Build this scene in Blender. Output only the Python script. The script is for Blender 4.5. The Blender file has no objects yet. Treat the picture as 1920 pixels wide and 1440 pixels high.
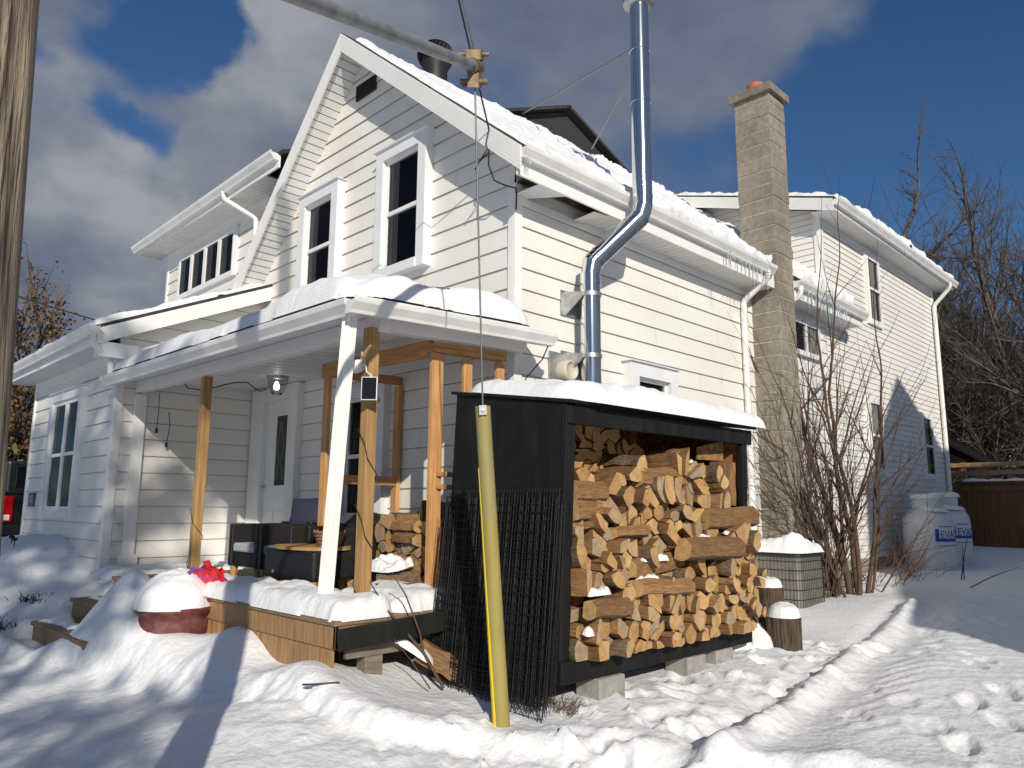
import bpy, math, random
import numpy as np
from mathutils import Vector, Matrix
random.seed(7); rng = np.random.default_rng(7)
SC = bpy.context.scene
COL = SC.collection
R = math.radians
# ------------------------------------------------------------------ materials
MATS = {}
def nodes(name):
    m = bpy.data.materials.new(name); m.use_nodes = True
    nt = m.node_tree; nt.nodes.clear()
    return m, nt, nt.nodes, nt.links
def pm(name, base, rough=.6, metal=0., var=.12, scale=6., stretch=(1, 1, 1), bump=.0, bscale=None, dark=None,
       dscale=1.5, damt=.0, spec=.5, rand=0., coord='Object', bdist=.01, detail=6):
    """procedural surface: base colour with noise variation, blotches, bump"""
    m, nt, N, L = nodes(name)
    out = N.new('ShaderNodeOutputMaterial'); b = N.new('ShaderNodeBsdfPrincipled')
    L.new(b.outputs[0], out.inputs[0])
    b.inputs['Roughness'].default_value = rough; b.inputs['Metallic'].default_value = metal
    b.inputs['Specular IOR Level'].default_value = spec
    tc = N.new('ShaderNodeTexCoord'); mp = N.new('ShaderNodeMapping')
    mp.inputs['Scale'].default_value = stretch
    L.new(tc.outputs[coord], mp.inputs[0])
    n1 = N.new('ShaderNodeTexNoise'); n1.inputs['Scale'].default_value = scale; n1.inputs['Detail'].default_value = detail
    L.new(mp.outputs[0], n1.inputs[0])
    r1 = N.new('ShaderNodeMapRange'); r1.inputs[1].default_value = .3; r1.inputs[2].default_value = .7
    r1.inputs[3].default_value = 1 - var; r1.inputs[4].default_value = 1 + var
    L.new(n1.outputs[0], r1.inputs[0])
    mul = N.new('ShaderNodeMix'); mul.data_type = 'RGBA'; mul.blend_type = 'MULTIPLY'; mul.inputs[0].default_value = 1
    mul.inputs[6].default_value = (*base, 1); L.new(r1.outputs[0], mul.inputs[7])
    col = mul.outputs[2]
    if dark is not None:
        n2 = N.new('ShaderNodeTexNoise'); n2.inputs['Scale'].default_value = dscale; n2.inputs['Detail'].default_value = 8
        L.new(mp.outputs[0], n2.inputs[0])
        r2 = N.new('ShaderNodeMapRange'); r2.inputs[1].default_value = .45; r2.inputs[2].default_value = .7
        r2.inputs[4].default_value = damt; L.new(n2.outputs[0], r2.inputs[0])
        mx = N.new('ShaderNodeMix'); mx.data_type = 'RGBA'; mx.inputs[7].default_value = (*dark, 1)
        L.new(r2.outputs[0], mx.inputs[0]); L.new(col, mx.inputs[6]); col = mx.outputs[2]
    if rand:
        oi = N.new('ShaderNodeObjectInfo'); r3 = N.new('ShaderNodeMapRange')
        r3.inputs[3].default_value = 1 - rand; r3.inputs[4].default_value = 1 + rand
        L.new(oi.outputs['Random'], r3.inputs[0])
        m2 = N.new('ShaderNodeMix'); m2.data_type = 'RGBA'; m2.blend_type = 'MULTIPLY'; m2.inputs[0].default_value = 1
        L.new(col, m2.inputs[6]); L.new(r3.outputs[0], m2.inputs[7]); col = m2.outputs[2]
    L.new(col, b.inputs['Base Color'])
    if bump:
        nb = N.new('ShaderNodeTexNoise'); nb.inputs['Scale'].default_value = bscale or scale * 3; nb.inputs['Detail'].default_value = 8
        L.new(mp.outputs[0], nb.inputs[0])
        bp = N.new('ShaderNodeBump'); bp.inputs['Strength'].default_value = bump; bp.inputs['Distance'].default_value = bdist
        L.new(nb.outputs[0], bp.inputs['Height']); L.new(bp.outputs[0], b.inputs['Normal'])
    MATS[name] = m
    return m

SIDING = pm('white_siding', (.79, .772, .738), .42, var=.035, scale=2.2, dark=(.62, .57, .46), dscale=1.1, damt=.38, bump=.10, bscale=9, bdist=.012)
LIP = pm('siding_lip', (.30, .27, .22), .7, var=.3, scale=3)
TRIM = pm('white_trim', (.80, .80, .79), .38, var=.03, scale=3, dark=(.60, .58, .54), dscale=2, damt=.2)
TRIM2 = pm('grey_white_trim', (.74, .75, .77), .45, var=.04, scale=5)
GUT = pm('gutter_white', (.76, .76, .75), .33, var=.05, scale=4, dark=(.48, .47, .45), dscale=3, damt=.35)
SHING = pm('dark_shingle', (.035, .035, .038), .9, var=.4, scale=25, bump=.5, bscale=60)
BLACKP = pm('black_paint', (.0075, .0078, .008), .62, spec=.25, var=.35, scale=8, stretch=(1, 1, .25), bump=.25, bscale=40, bdist=.004, dark=(.03, .03, .03), dscale=9, damt=.3)
SNOW = pm('snow', (.80, .815, .84), .62, var=.03, scale=9, bump=.5, bscale=48, bdist=.014, spec=.3)
SNOWR = pm('snow_rough', (.79, .805, .835), .6, var=.05, scale=30, bump=.5, bscale=21, bdist=.025, spec=.3, dark=(.50, .49, .47), dscale=2.6, damt=.10)
ICE = None
CEDAR = pm('cedar_board', (.33, .19, .085), .65, var=.3, scale=7, stretch=(7, 7, .6), bump=.25, bscale=30, bdist=.004)
LUMBER = pm('pine_lumber', (.55, .30, .12), .6, var=.25, scale=6, stretch=(9, 9, .7), bump=.15, bscale=30, bdist=.003, dark=(.28, .12, .045), dscale=2.2, damt=.5)
LUMBERH = pm('pine_lumber_flat', (.46, .24, .09), .6, var=.25, scale=6, stretch=(1, 1, 9), bump=.15, bscale=30, bdist=.003, dark=(.26, .11, .04), dscale=2.2, damt=.5)
TREATED = pm('treated_post', (.40, .24, .095), .62, var=.28, scale=6, stretch=(8, 8, .5), bump=.2, bscale=30, bdist=.003, dark=(.20, .11, .04), dscale=2.4, damt=.5)
DECKW = pm('deck_board', (.23, .155, .085), .7, var=.3, scale=6, stretch=(1, 8, 8), bump=.2, bscale=20)
GREYW = pm('grey_lumber', (.17, .14, .11), .8, var=.3, scale=6, stretch=(1, 6, 6), bump=.3, bscale=20)
POLEW = pm('pole_wood', (.27, .215, .155), .85, var=.4, scale=7, stretch=(5, 5, .22), bump=1., bscale=16, bdist=.03, dark=(.045, .033, .025), dscale=9.5, damt=1.)
LOGEND = None
CONC = pm('concrete_block', (.275, .245, .20), .9, var=.22, scale=14, bump=.6, bscale=60, bdist=.01, dark=(.13, .11, .085), dscale=1.6, damt=.6)
CONCC = pm('concrete_cap', (.22, .19, .15), .9, var=.25, scale=14, bump=.6, bscale=50, dark=(.1, .09, .07), dscale=3, damt=.5)
PAVER = pm('grey_paver', (.30, .29, .27), .9, var=.2, scale=18, bump=.4)
TERRA = pm('clay_flue', (.42, .12, .045), .8, var=.2, scale=10)
STEEL = pm('polished_steel', (.62, .64, .66), .13, metal=1., var=.05, scale=3, bump=.015, bscale=6, bdist=.02)
GALV = pm('galvanised', (.42, .43, .43), .45, metal=.85, var=.18, scale=14, bump=.05)
GALVD = pm('dull_galvanised', (.30, .31, .31), .6, metal=.6, var=.25, scale=12)
BRONZE = pm('clamp_metal', (.20, .15, .09), .6, metal=.5, var=.3, scale=20)
WIREB = pm('black_wire', (.006, .006, .006), .45, var=.1)
CABLE = pm('cable_black', (.012, .012, .013), .5, var=.1)
STRAND = pm('steel_strand', (.22, .22, .22), .5, metal=.7, var=.2, scale=40)
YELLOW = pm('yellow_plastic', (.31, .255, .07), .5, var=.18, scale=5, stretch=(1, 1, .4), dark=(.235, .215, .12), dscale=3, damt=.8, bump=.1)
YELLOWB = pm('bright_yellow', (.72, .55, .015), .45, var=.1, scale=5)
WICKER = pm('black_wicker', (.008, .008, .009), .5, var=.4, scale=60, bump=.9, bscale=90, bdist=.008)
TEAK = pm('teak_leg', (.42, .25, .10), .6, var=.2, scale=8, stretch=(6, 6, .8))
CUSH = pm('grey_cushion', (.42, .43, .47), .85, var=.06, scale=40, bump=.2)
CUSHB = pm('blue_cushion', (.14, .15, .23), .85, var=.08, scale=40, bump=.2)
NAVY = pm('navy_cushion', (.018, .02, .05), .8, var=.12, scale=40, bump=.2)
BASKET = pm('basket_cane', (.24, .13, .075), .7, var=.4, scale=40, bump=.5)
REDPOT = pm('red_glazed_pot', (.13, .026, .024), .6, var=.35, scale=14, bump=.5, dark=(.26, .20, .18), dscale=9, damt=.35)
PETR = pm('red_fabric', (.62, .02, .03), .5, var=.1); PETP = pm('pink_fabric', (.55, .03, .16), .5, var=.1)
PETV = pm('purple_fabric', (.22, .08, .32), .5, var=.1); PETO = pm('orange_fabric', (.75, .12, .02), .5, var=.1)
BARK = pm('brown_bark', (.088, .052, .034), .85, var=.35, scale=22, stretch=(1, 1, .3), bump=.5)
BARKG = pm('grey_bark', (.085, .068, .058), .9, var=.35, scale=8, stretch=(1, 1, .3), bump=.4)
TWIGG = pm('grey_twig', (.10, .082, .072), .85, var=.3, scale=5)
TWIG = pm('twig_bark', (.075, .048, .036), .85, var=.3, scale=5)
STUMPB = pm('stump_bark', (.085, .06, .04), .95, var=.5, scale=18, stretch=(3, 3, .35), bump=1., bscale=30, bdist=.03)
LEAFB = pm('brown_leaf', (.15, .085, .04), .8, var=.4, scale=3)
LEAFG = pm('green_conifer', (.03, .05, .022), .8, var=.4, scale=3)
LEAFY = pm('yellow_green_shrub', (.12, .13, .03), .8, var=.4, scale=3)
TANK = pm('tank_white', (.66, .68, .69), .4, var=.04, scale=4)
LOGO = pm('logo_blue', (.02, .045, .32), .5, var=.03)
TRUCK = pm('truck_paint', (.012, .013, .016), .25, var=.1)
REDL = pm('red_lens', (.42, .006, .01), .12, var=.1)
CHROME = pm('chrome', (.6, .6, .6), .2, metal=1, var=.02)
RUBBER = pm('rubber', (.015, .015, .015), .8, var=.1)
ACM = pm('ac_metal', (.24, .23, .20), .6, metal=.3, var=.15, scale=9, dark=(.1, .1, .09), dscale=5, damt=.4)
DARKM = pm('dark_metal', (.03, .032, .034), .5, metal=.4, var=.15)
SOLAR = pm('solar_cell', (.004, .005, .010), .2, var=.1)
WHITEP = pm('white_plastic', (.78, .77, .74), .4, var=.03)
PLAQ = pm('plaque_green', (.04, .055, .05), .5, var=.15)
PLAQT = pm('plaque_digit', (.36, .40, .38), .5, var=.1)
CURT = pm('pale_curtain', (.55, .53, .45), .9, var=.1, scale=30, stretch=(1, 1, .1))
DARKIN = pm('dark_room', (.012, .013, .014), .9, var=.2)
OSB = pm('osb_board', (.26, .13, .05), .8, var=.45, scale=22, detail=2, bump=.2, dark=(.11, .05, .02), dscale=14, damt=.6)
BRICKF = pm('far_brick', (.22, .07, .045), .9, var=.2, scale=8)
FENCEW = pm('fence_board', (.16, .07, .028), .75, var=.35, scale=5, stretch=(6, 6, .4), bump=.2)
GRASSD = pm('dead_grass', (.13, .085, .04), .9, var=.4, scale=12)
GLASSD = pm('frosted_door_glass', (.022, .026, .022), .15, var=.3, scale=12)

def mk_glass(name, tint=(.55, .57, .57)):
    m, nt, N, L = nodes(name)
    out = N.new('ShaderNodeOutputMaterial'); mx = N.new('ShaderNodeMixShader'); fr = N.new('ShaderNodeFresnel')
    fr.inputs[0].default_value = 1.2
    t = N.new('ShaderNodeBsdfTransparent'); t.inputs[0].default_value = (*tint, 1)
    g = N.new('ShaderNodeBsdfGlossy'); g.inputs['Roughness'].default_value = .03
    nb = N.new('ShaderNodeTexNoise'); nb.inputs['Scale'].default_value = 2.5
    bp = N.new('ShaderNodeBump'); bp.inputs['Strength'].default_value = .05
    tc = N.new('ShaderNodeTexCoord'); L.new(tc.outputs['Object'], nb.inputs[0])
    L.new(nb.outputs[0], bp.inputs['Height']); L.new(bp.outputs[0], g.inputs['Normal'])
    L.new(fr.outputs[0], mx.inputs[0]); L.new(t.outputs[0], mx.inputs[1]); L.new(g.outputs[0], mx.inputs[2]); L.new(mx.outputs[0], out.inputs[0])
    return m
GLASS = mk_glass('window_glass'); BOWL = mk_glass('lamp_glass', (.8, .8, .8))
def mk_ice():
    m, nt, N, L = nodes('ice')
    out = N.new('ShaderNodeOutputMaterial'); b = N.new('ShaderNodeBsdfPrincipled')
    b.inputs['Base Color'].default_value = (.85, .9, .95, 1); b.inputs['Roughness'].default_value = .08
    b.inputs['Transmission Weight'].default_value = .85; b.inputs['IOR'].default_value = 1.31
    L.new(b.outputs[0], out.inputs[0]); return m
ICE = mk_ice()
def mk_emit(name, col, st):
    m, nt, N, L = nodes(name)
    out = N.new('ShaderNodeOutputMaterial'); e = N.new('ShaderNodeEmission'); e.inputs[0].default_value = (*col, 1); e.inputs[1].default_value = st
    L.new(e.outputs[0], out.inputs[0]); return m
BULB = mk_emit('lit_bulb', (1, .97, .9), 6)
def mk_soffit():
    m = pm('soffit_panel', (.74, .74, .72), .5, var=.03, scale=3)
    nt = m.node_tree; N = nt.nodes; L = nt.links
    b = [n for n in N if n.type == 'BSDF_PRINCIPLED'][0]
    tc = N.new('ShaderNodeTexCoord'); v = N.new('ShaderNodeTexVoronoi'); v.inputs['Scale'].default_value = 55
    v.inputs['Randomness'].default_value = 0.
    L.new(tc.outputs['Object'], v.inputs[0])
    bp = N.new('ShaderNodeBump'); bp.inputs['Strength'].default_value = .5; bp.inputs['Distance'].default_value = .006
    L.new(v.outputs[0], bp.inputs['Height']); L.new(bp.outputs[0], b.inputs['Normal'])
    return m
SOFF = mk_soffit()
def mk_logend():
    """end grain: rings round the log's own pith (object origin), cracks, hue per log"""
    m, nt, N, L = nodes('log_end')
    out = N.new('ShaderNodeOutputMaterial'); b = N.new('ShaderNodeBsdfPrincipled'); b.inputs['Roughness'].default_value = .75
    b.inputs['Specular IOR Level'].default_value = .2
    L.new(b.outputs[0], out.inputs[0])
    tc = N.new('ShaderNodeTexCoord'); oi = N.new('ShaderNodeObjectInfo')
    w = N.new('ShaderNodeTexWave'); w.wave_type = 'RINGS'; w.rings_direction = 'Y'; w.inputs['Scale'].default_value = 36
    w.inputs['Distortion'].default_value = 2.5; w.inputs['Detail'].default_value = 2; w.inputs['Detail Scale'].default_value = 2
    L.new(tc.outputs['Object'], w.inputs[0])
    n = N.new('ShaderNodeTexNoise'); n.inputs['Scale'].default_value = 14; n.inputs['Detail'].default_value = 6
    va = N.new('ShaderNodeVectorMath'); va.operation = 'ADD'; L.new(tc.outputs['Object'], va.inputs[0])
    sc = N.new('ShaderNodeVectorMath'); sc.operation = 'SCALE'; sc.inputs[3].default_value = 9
    cmb = N.new('ShaderNodeCombineXYZ'); L.new(oi.outputs['Random'], cmb.inputs[0]); L.new(oi.outputs['Random'], cmb.inputs[2])
    L.new(cmb.outputs[0], sc.inputs[0]); L.new(sc.outputs[0], va.inputs[1]); L.new(va.outputs[0], n.inputs[0])
    cr = N.new('ShaderNodeValToRGB'); L.new(oi.outputs['Random'], cr.inputs[0])
    e = cr.color_ramp.elements
    e[0].position = 0; e[0].color = (.47, .275, .115, 1); e[1].position = 1; e[1].color = (.60, .385, .18, 1)
    for p, c in ((.22, (.57, .37, .165, 1)), (.45, (.43, .25, .105, 1)), (.6, (.60, .40, .185, 1)), (.78, (.40, .29, .18, 1)), (.86, (.36, .29, .21, 1)), (.92, (.56, .35, .15, 1))):
        x = e.new(p); x.color = c
    mp = N.new('ShaderNodeMapRange'); mp.inputs[3].default_value = .74; mp.inputs[4].default_value = 1.08; L.new(w.outputs[0], mp.inputs[0])
    m1 = N.new('ShaderNodeMix'); m1.data_type = 'RGBA'; m1.blend_type = 'MULTIPLY'; m1.inputs[0].default_value = 1
    L.new(cr.outputs[0], m1.inputs[6]); L.new(mp.outputs[0], m1.inputs[7])
    m2 = N.new('ShaderNodeMapRange'); m2.inputs[1].default_value = .3; m2.inputs[2].default_value = .72; m2.inputs[3].default_value = .72; m2.inputs[4].default_value = 1.15
    L.new(n.outputs[0], m2.inputs[0])
    m3 = N.new('ShaderNodeMix'); m3.data_type = 'RGBA'; m3.blend_type = 'MULTIPLY'; m3.inputs[0].default_value = 1
    L.new(m1.outputs[2], m3.inputs[6]); L.new(m2.outputs[0], m3.inputs[7])
    vo = N.new('ShaderNodeTexVoronoi'); vo.feature = 'DISTANCE_TO_EDGE'; vo.inputs['Scale'].default_value = 17; L.new(va.outputs[0], vo.inputs[0])
    vr = N.new('ShaderNodeMapRange'); vr.inputs[1].default_value = 0.; vr.inputs[2].default_value = .045; vr.inputs[3].default_value = .5; vr.inputs[4].default_value = 1.; L.new(vo.outputs['Distance'], vr.inputs[0])
    m5 = N.new('ShaderNodeMix'); m5.data_type = 'RGBA'; m5.blend_type = 'MULTIPLY'; m5.inputs[0].default_value = .6
    L.new(m3.outputs[2], m5.inputs[6]); L.new(vr.outputs[0], m5.inputs[7]); L.new(m5.outputs[2], b.inputs['Base Color'])
    bp = N.new('ShaderNodeBump'); bp.inputs['Strength'].default_value = .35; bp.inputs['Distance'].default_value = .006
    L.new(n.outputs[0], bp.inputs['Height']); L.new(bp.outputs[0], b.inputs['Normal'])
    return m
LOGEND = mk_logend()
LOGSIDE = pm('log_split_side', (.25, .135, .058), .8, var=.4, scale=16, stretch=(6, .7, 6), bump=.8, bscale=26, bdist=.012, rand=.3, dark=(.17, .08, .03), dscale=5, damt=.6)
LOGBARK = pm('log_bark', (.135, .09, .055), .95, var=.5, scale=20, stretch=(4, .8, 4), bump=1., bscale=30, bdist=.02, rand=.3, dark=(.24, .17, .10), dscale=6, damt=.5)

# ------------------------------------------------------------------ mesh helpers
class MB:
    def __init__(s): s.v = []; s.f = []; s.m = []; s.sm = []
    def add(s, vs, fs, mi=0, smooth=False):
        o = len(s.v); s.v += [tuple(map(float, p)) for p in vs]
        for f in fs: s.f.append([i + o for i in f]); s.m.append(mi); s.sm.append(smooth)
        return s
    def box(s, a, b, mi=0):
        (x0, y0, z0), (x1, y1, z1) = [min(p, q) for p, q in zip(a, b)], [max(p, q) for p, q in zip(a, b)]
        v = [(x0, y0, z0), (x1, y0, z0), (x1, y1, z0), (x0, y1, z0), (x0, y0, z1), (x1, y0, z1), (x1, y1, z1), (x0, y1, z1)]
        return s.add(v, [(0, 3, 2, 1), (4, 5, 6, 7), (0, 1, 5, 4), (1, 2, 6, 5), (2, 3, 7, 6), (3, 0, 4, 7)], mi)
    def obox(s, c, ax, h, mi=0):
        """oriented box: centre, three axes, half sizes"""
        c = Vector(c); A = [Vector(a).normalized() * k for a, k in zip(ax, h)]
        v = [c + A[0] * i + A[1] * j + A[2] * k for k in (-1, 1) for (i, j) in ((-1, -1), (1, -1), (1, 1), (-1, 1))]
        return s.add(v, [(0, 3, 2, 1), (4, 5, 6, 7), (0, 1, 5, 4), (1, 2, 6, 5), (2, 3, 7, 6), (3, 0, 4, 7)], mi)
    def beam(s, p, q, w, h, up=(0, 0, 1), mi=0):
        """rectangular bar from p to q, w sideways, h along up"""
        p, q = Vector(p), Vector(q); d = (q - p); L = d.length; d.normalize()
        sd = d.cross(Vector(up)).normalized(); u = sd.cross(d).normalized()
        return s.obox((p + q) / 2, (d, sd, u), (L / 2, w / 2, h / 2), mi)
    def prism(s, poly, d, mi=0, cap=None, smooth=False):
        """closed polygon (3d points) extruded by vector d"""
        n = len(poly); d = Vector(d); a = [Vector(p) for p in poly]; b = [p + d for p in a]
        s.add(a + b, [(i, (i + 1) % n, n + (i + 1) % n, n + i) for i in range(n)], mi, smooth)
        s.add(a, [tuple(range(n))[::-1]], mi if cap is None else cap); s.add(b, [tuple(range(n))], mi if cap is None else cap)
        return s
    def tube(s, pts, rad, n=8, mi=0, smooth=True, caps=True):
        pts = [Vector(p) for p in pts]; k = len(pts)
        if not hasattr(rad, '__len__'): rad = [rad] * k
        t0 = (pts[1] - pts[0]).normalized(); ref = Vector((0, 0, 1)) if abs(t0.z) < .9 else Vector((1, 0, 0))
        u = t0.cross(ref).normalized(); vs = []
        for i, p in enumerate(pts):
            if i == 0: t = t0
            elif i == k - 1: t = (pts[i] - pts[i - 1]).normalized()
            else: t = ((pts[i + 1] - pts[i]).normalized() + (pts[i] - pts[i - 1]).normalized())
            if t.length < 1e-6: t = (pts[i] - pts[i - 1])
            t.normalize(); u = (u - t * u.dot(t))
            if u.length < 1e-6: u = t.cross(Vector((.3, .5, .8)))
            u.normalize(); w = t.cross(u)
            for j in range(n):
                a = 2 * math.pi * j / n; vs.append(p + (u * math.cos(a) + w * math.sin(a)) * rad[i])
        fs = [(i * n + j, i * n + (j + 1) % n, (i + 1) * n + (j + 1) % n, (i + 1) * n + j) for i in range(k - 1) for j in range(n)]
        s.add(vs, fs, mi, smooth)
        if caps:
            s.add(vs[:n], [tuple(range(n))[::-1]], mi); s.add(vs[-n:], [tuple(range(n))], mi)
        return s
    def lathe(s, prof, c=(0, 0, 0), n=24, mi=0, smooth=True, axis='z'):
        vs = []
        for r, z in prof:
            for j in range(n):
                a = 2 * math.pi * j / n
                p = (r * math.cos(a), r * math.sin(a), z)
                if axis == 'y': p = (p[0], p[2], p[1])
                if axis == 'x': p = (p[2], p[0], p[1])
                vs.append((p[0] + c[0], p[1] + c[1], p[2] + c[2]))
        k = len(prof)
        fs = [(i * n + j, i * n + (j + 1) % n, (i + 1) * n + (j + 1) % n, (i + 1) * n + j) for i in range(k - 1) for j in range(n)]
        s.add(vs, fs, mi, smooth)
        s.add(vs[:n], [tuple(range(n))[::-1]], mi); s.add(vs[-n:], [tuple(range(n))], mi)
        return s
def link(o, parent=None):
    COL.objects.link(o)
    if parent is not None:
        o.parent = parent; o.matrix_parent_inverse = ABSM[parent.name].inverted()
    ABSM[o.name] = Matrix.Translation(o.location) if parent is None or o.location.length else Matrix.Identity(4)
    return o
ABSM = {}
def mesh(name, mb, mats):
    me = bpy.data.meshes.new(name)
    me.from_pydata(mb.v, [], mb.f)
    for m in (mats if isinstance(mats, (list, tuple)) else [mats]): me.materials.append(m)
    me.polygons.foreach_set('material_index', mb.m)
    me.polygons.foreach_set('use_smooth', mb.sm)
    me.update(); return me
def obj(name, mb, mats, parent=None, bevel=0, recalc=True):
    """one mesh object, geometry in world coordinates"""
    me = mesh(name, mb, mats)
    if recalc:
        import bmesh
        bm = bmesh.new(); bm.from_mesh(me); bmesh.ops.recalc_face_normals(bm, faces=bm.faces); bm.to_mesh(me); bm.free()
    o = bpy.data.objects.new(name, me); link(o, parent)
    if bevel:
        b = o.modifiers.new('bevel', 'BEVEL'); b.width = bevel; b.segments = 2; b.limit_method = 'ANGLE'; b.angle_limit = .6
    return o
def tag(o, label, cat, group=None, kind=None):
    o['label'] = label; o['category'] = cat
    if group: o['group'] = group
    if kind: o['kind'] = kind
    return o
def thing(name, loc, label, cat, group=None, kind=None):
    o = bpy.data.objects.new(name, None); o.location = loc; o.empty_display_size = .1
    COL.objects.link(o); ABSM[o.name] = Matrix.Translation(loc)
    return tag(o, label, cat, group, kind)
def struct(o, label=None, cat=None):
    o['kind'] = 'structure'
    if label: o['label'] = label; o['category'] = cat
    return o
def rot2(p, a): c, s = math.cos(a), math.sin(a); return (p[0] * c - p[1] * s, p[0] * s + p[1] * c)
# numpy value noise
def vnoise(x, y, seed=0):
    xi = np.floor(x).astype(np.int64); yi = np.floor(y).astype(np.int64); xf = x - xi; yf = y - yi
    def h(a, b):
        n = (a * 374761393 + b * 668265263 + seed * 974711) & 0x7fffffff
        n = ((n ^ (n >> 13)) * 1274126177) & 0x7fffffff
        return ((n ^ (n >> 16)) & 0xffff) / 65535.
    u = xf * xf * (3 - 2 * xf); v = yf * yf * (3 - 2 * yf)
    return (h(xi, yi) * (1 - u) + h(xi + 1, yi) * u) * (1 - v) + (h(xi, yi + 1) * (1 - u) + h(xi + 1, yi + 1) * u) * v - .5
def fbm(x, y, oct=4, seed=0, gain=.5):
    s = 0; a = 1.
    for i in range(oct): s = s + a * vnoise(x * 2 ** i + 17 * i, y * 2 ** i - 9 * i, seed + i); a *= gain
    return s
def sstep(a, b, x): t = np.clip((x - a) / (b - a), 0, 1); return t * t * (3 - 2 * t)
def grid_mesh(name, V, nx, ny, mats, keep=None, smooth=True):
    idx = np.arange(nx * ny).reshape(nx, ny)
    F = np.stack([idx[:-1, :-1], idx[1:, :-1], idx[1:, 1:], idx[:-1, 1:]], -1).reshape(-1, 4)
    if keep is not None: F = F[keep.reshape(-1)]
    used = np.unique(F); mp = np.full(nx * ny, -1); mp[used] = np.arange(len(used)); F = mp[F]; V = V.reshape(-1, 3)[used]
    me = bpy.data.meshes.new(name); me.vertices.add(len(V)); me.vertices.foreach_set('co', V.ravel())
    me.loops.add(F.size); me.loops.foreach_set('vertex_index', F.ravel().astype(np.int32))
    me.polygons.add(len(F)); me.polygons.foreach_set('loop_start', np.arange(0, F.size, 4).astype(np.int32))
    me.update(calc_edges=True); me.validate()
    me.materials.append(mats)
    me.polygons.foreach_set('use_smooth', np.full(len(F), smooth))
    return me
def snow_patch(name, label, O, U, V, N, W, H, res, T, rnd=None, seed=1, edge=.12, lump=.25, mat=None, freq=5., ragged=.05, cat='snow', tf=None, parent=None, sag=0.):
    """a slab of snow on a plane: rounded ragged edges, lumpy top, closed underneath"""
    O, U, V, N = [np.array(a, float) for a in (O, U, V, N)]
    U /= np.linalg.norm(U); V /= np.linalg.norm(V); N /= np.linalg.norm(N)
    nx = max(8, int(W / res)); ny = max(8, int(H / res))
    u, v = np.meshgrid(np.linspace(0, W, nx), np.linspace(0, H, ny), indexing='ij')
    rn = fbm(u * freq + seed * 7.3, v * freq - seed * 3.1, 4, seed)
    d = np.minimum(np.minimum(u, W - u), np.minimum(v, H - v)) - ragged * (fbm(u * 3.1 + seed, v * 3.1, 4, seed + 9) + .5)
    if rnd:   # rounded corners
        q = np.hypot(np.maximum(rnd - np.minimum(u, W - u), 0), np.maximum(rnd - np.minimum(v, H - v), 0))
        d = np.minimum(d, rnd - q - ragged * .5)
    e = np.clip(d / edge, 0, 1); prof = np.sqrt(np.clip(1 - (1 - e) ** 2, 0, 1))
    t = T * prof * (1 + lump * rn * 2)
    if tf is not None: t = t * tf(u, v)
    t = np.where(d <= 0, -.004, np.maximum(t, .0))
    P = O + u[..., None] * U + v[..., None] * V + t[..., None] * N
    if sag: P[..., 2] -= sag * (1 - np.clip(np.minimum(v, 1e9) / (edge * 2), 0, 1)) ** 2
    a = t > 0; keep = a[:-1, :-1] | a[1:, :-1] | a[1:, 1:] | a[:-1, 1:]
    me = grid_mesh(name, P, nx, ny, mat or SNOW, keep)
    o = bpy.data.objects.new(name, me); link(o, parent)
    if parent is None: tag(o, label, cat, kind='stuff')
    return o
def clip(poly, z0, z1):
    def half(ps, f):
        out = []
        for i in range(len(ps)):
            a, b = ps[i], ps[(i + 1) % len(ps)]; fa, fb = f(a), f(b)
            if fa >= 0: out.append(a)
            if fa * fb < 0: t = fa / (fa - fb); out.append((a[0] + (b[0] - a[0]) * t, a[1] + (b[1] - a[1]) * t))
        return out
    p = half(poly, lambda q: q[1] - z0)
    return half(p, lambda q: z1 - q[1]) if p else p
def siding(mb, O, U, N, polys, e=.2032, ph=0., off=.013):
    O, U, N = Vector(O), Vector(U), Vector(N); Z = Vector((0, 0, 1))
    for poly in polys:
        zs = [p[1] for p in poly]; k0 = math.floor((min(zs) - ph) / e); k1 = math.ceil((max(zs) - ph) / e)
        for k in range(k0, k1):
            za, zb = ph + k * e, ph + (k + 1) * e
            c = clip(poly, za, zb)
            if len(c) < 3: continue
            vs = [O + U * p[0] + Z * p[1] + N * (off * (1 - (p[1] - za) / e) + .001) for p in c]
            mb.add(vs, [tuple(range(len(vs)))], 0)
            if e > .15:
                us = [p[0] for p in c]; u = min(us) + ((k * 1.37 + poly[0][0] * .7 + O.x * 3.1) % 3.66)
                while u < max(us) - .3:
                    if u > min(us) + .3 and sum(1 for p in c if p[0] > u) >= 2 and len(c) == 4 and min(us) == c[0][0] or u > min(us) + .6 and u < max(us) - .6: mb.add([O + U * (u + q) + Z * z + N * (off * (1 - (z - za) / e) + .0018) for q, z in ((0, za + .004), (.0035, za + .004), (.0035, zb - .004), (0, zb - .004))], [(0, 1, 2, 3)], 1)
                    u += 3.66
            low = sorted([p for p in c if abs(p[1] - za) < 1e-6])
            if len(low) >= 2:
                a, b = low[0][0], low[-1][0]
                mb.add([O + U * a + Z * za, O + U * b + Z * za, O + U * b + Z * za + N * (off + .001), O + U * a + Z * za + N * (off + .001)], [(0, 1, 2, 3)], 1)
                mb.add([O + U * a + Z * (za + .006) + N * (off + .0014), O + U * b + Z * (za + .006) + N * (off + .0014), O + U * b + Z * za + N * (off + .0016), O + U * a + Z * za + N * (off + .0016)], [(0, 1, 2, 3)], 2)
    return mb
SIDM = [SIDING, LIP, LIP]
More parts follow.
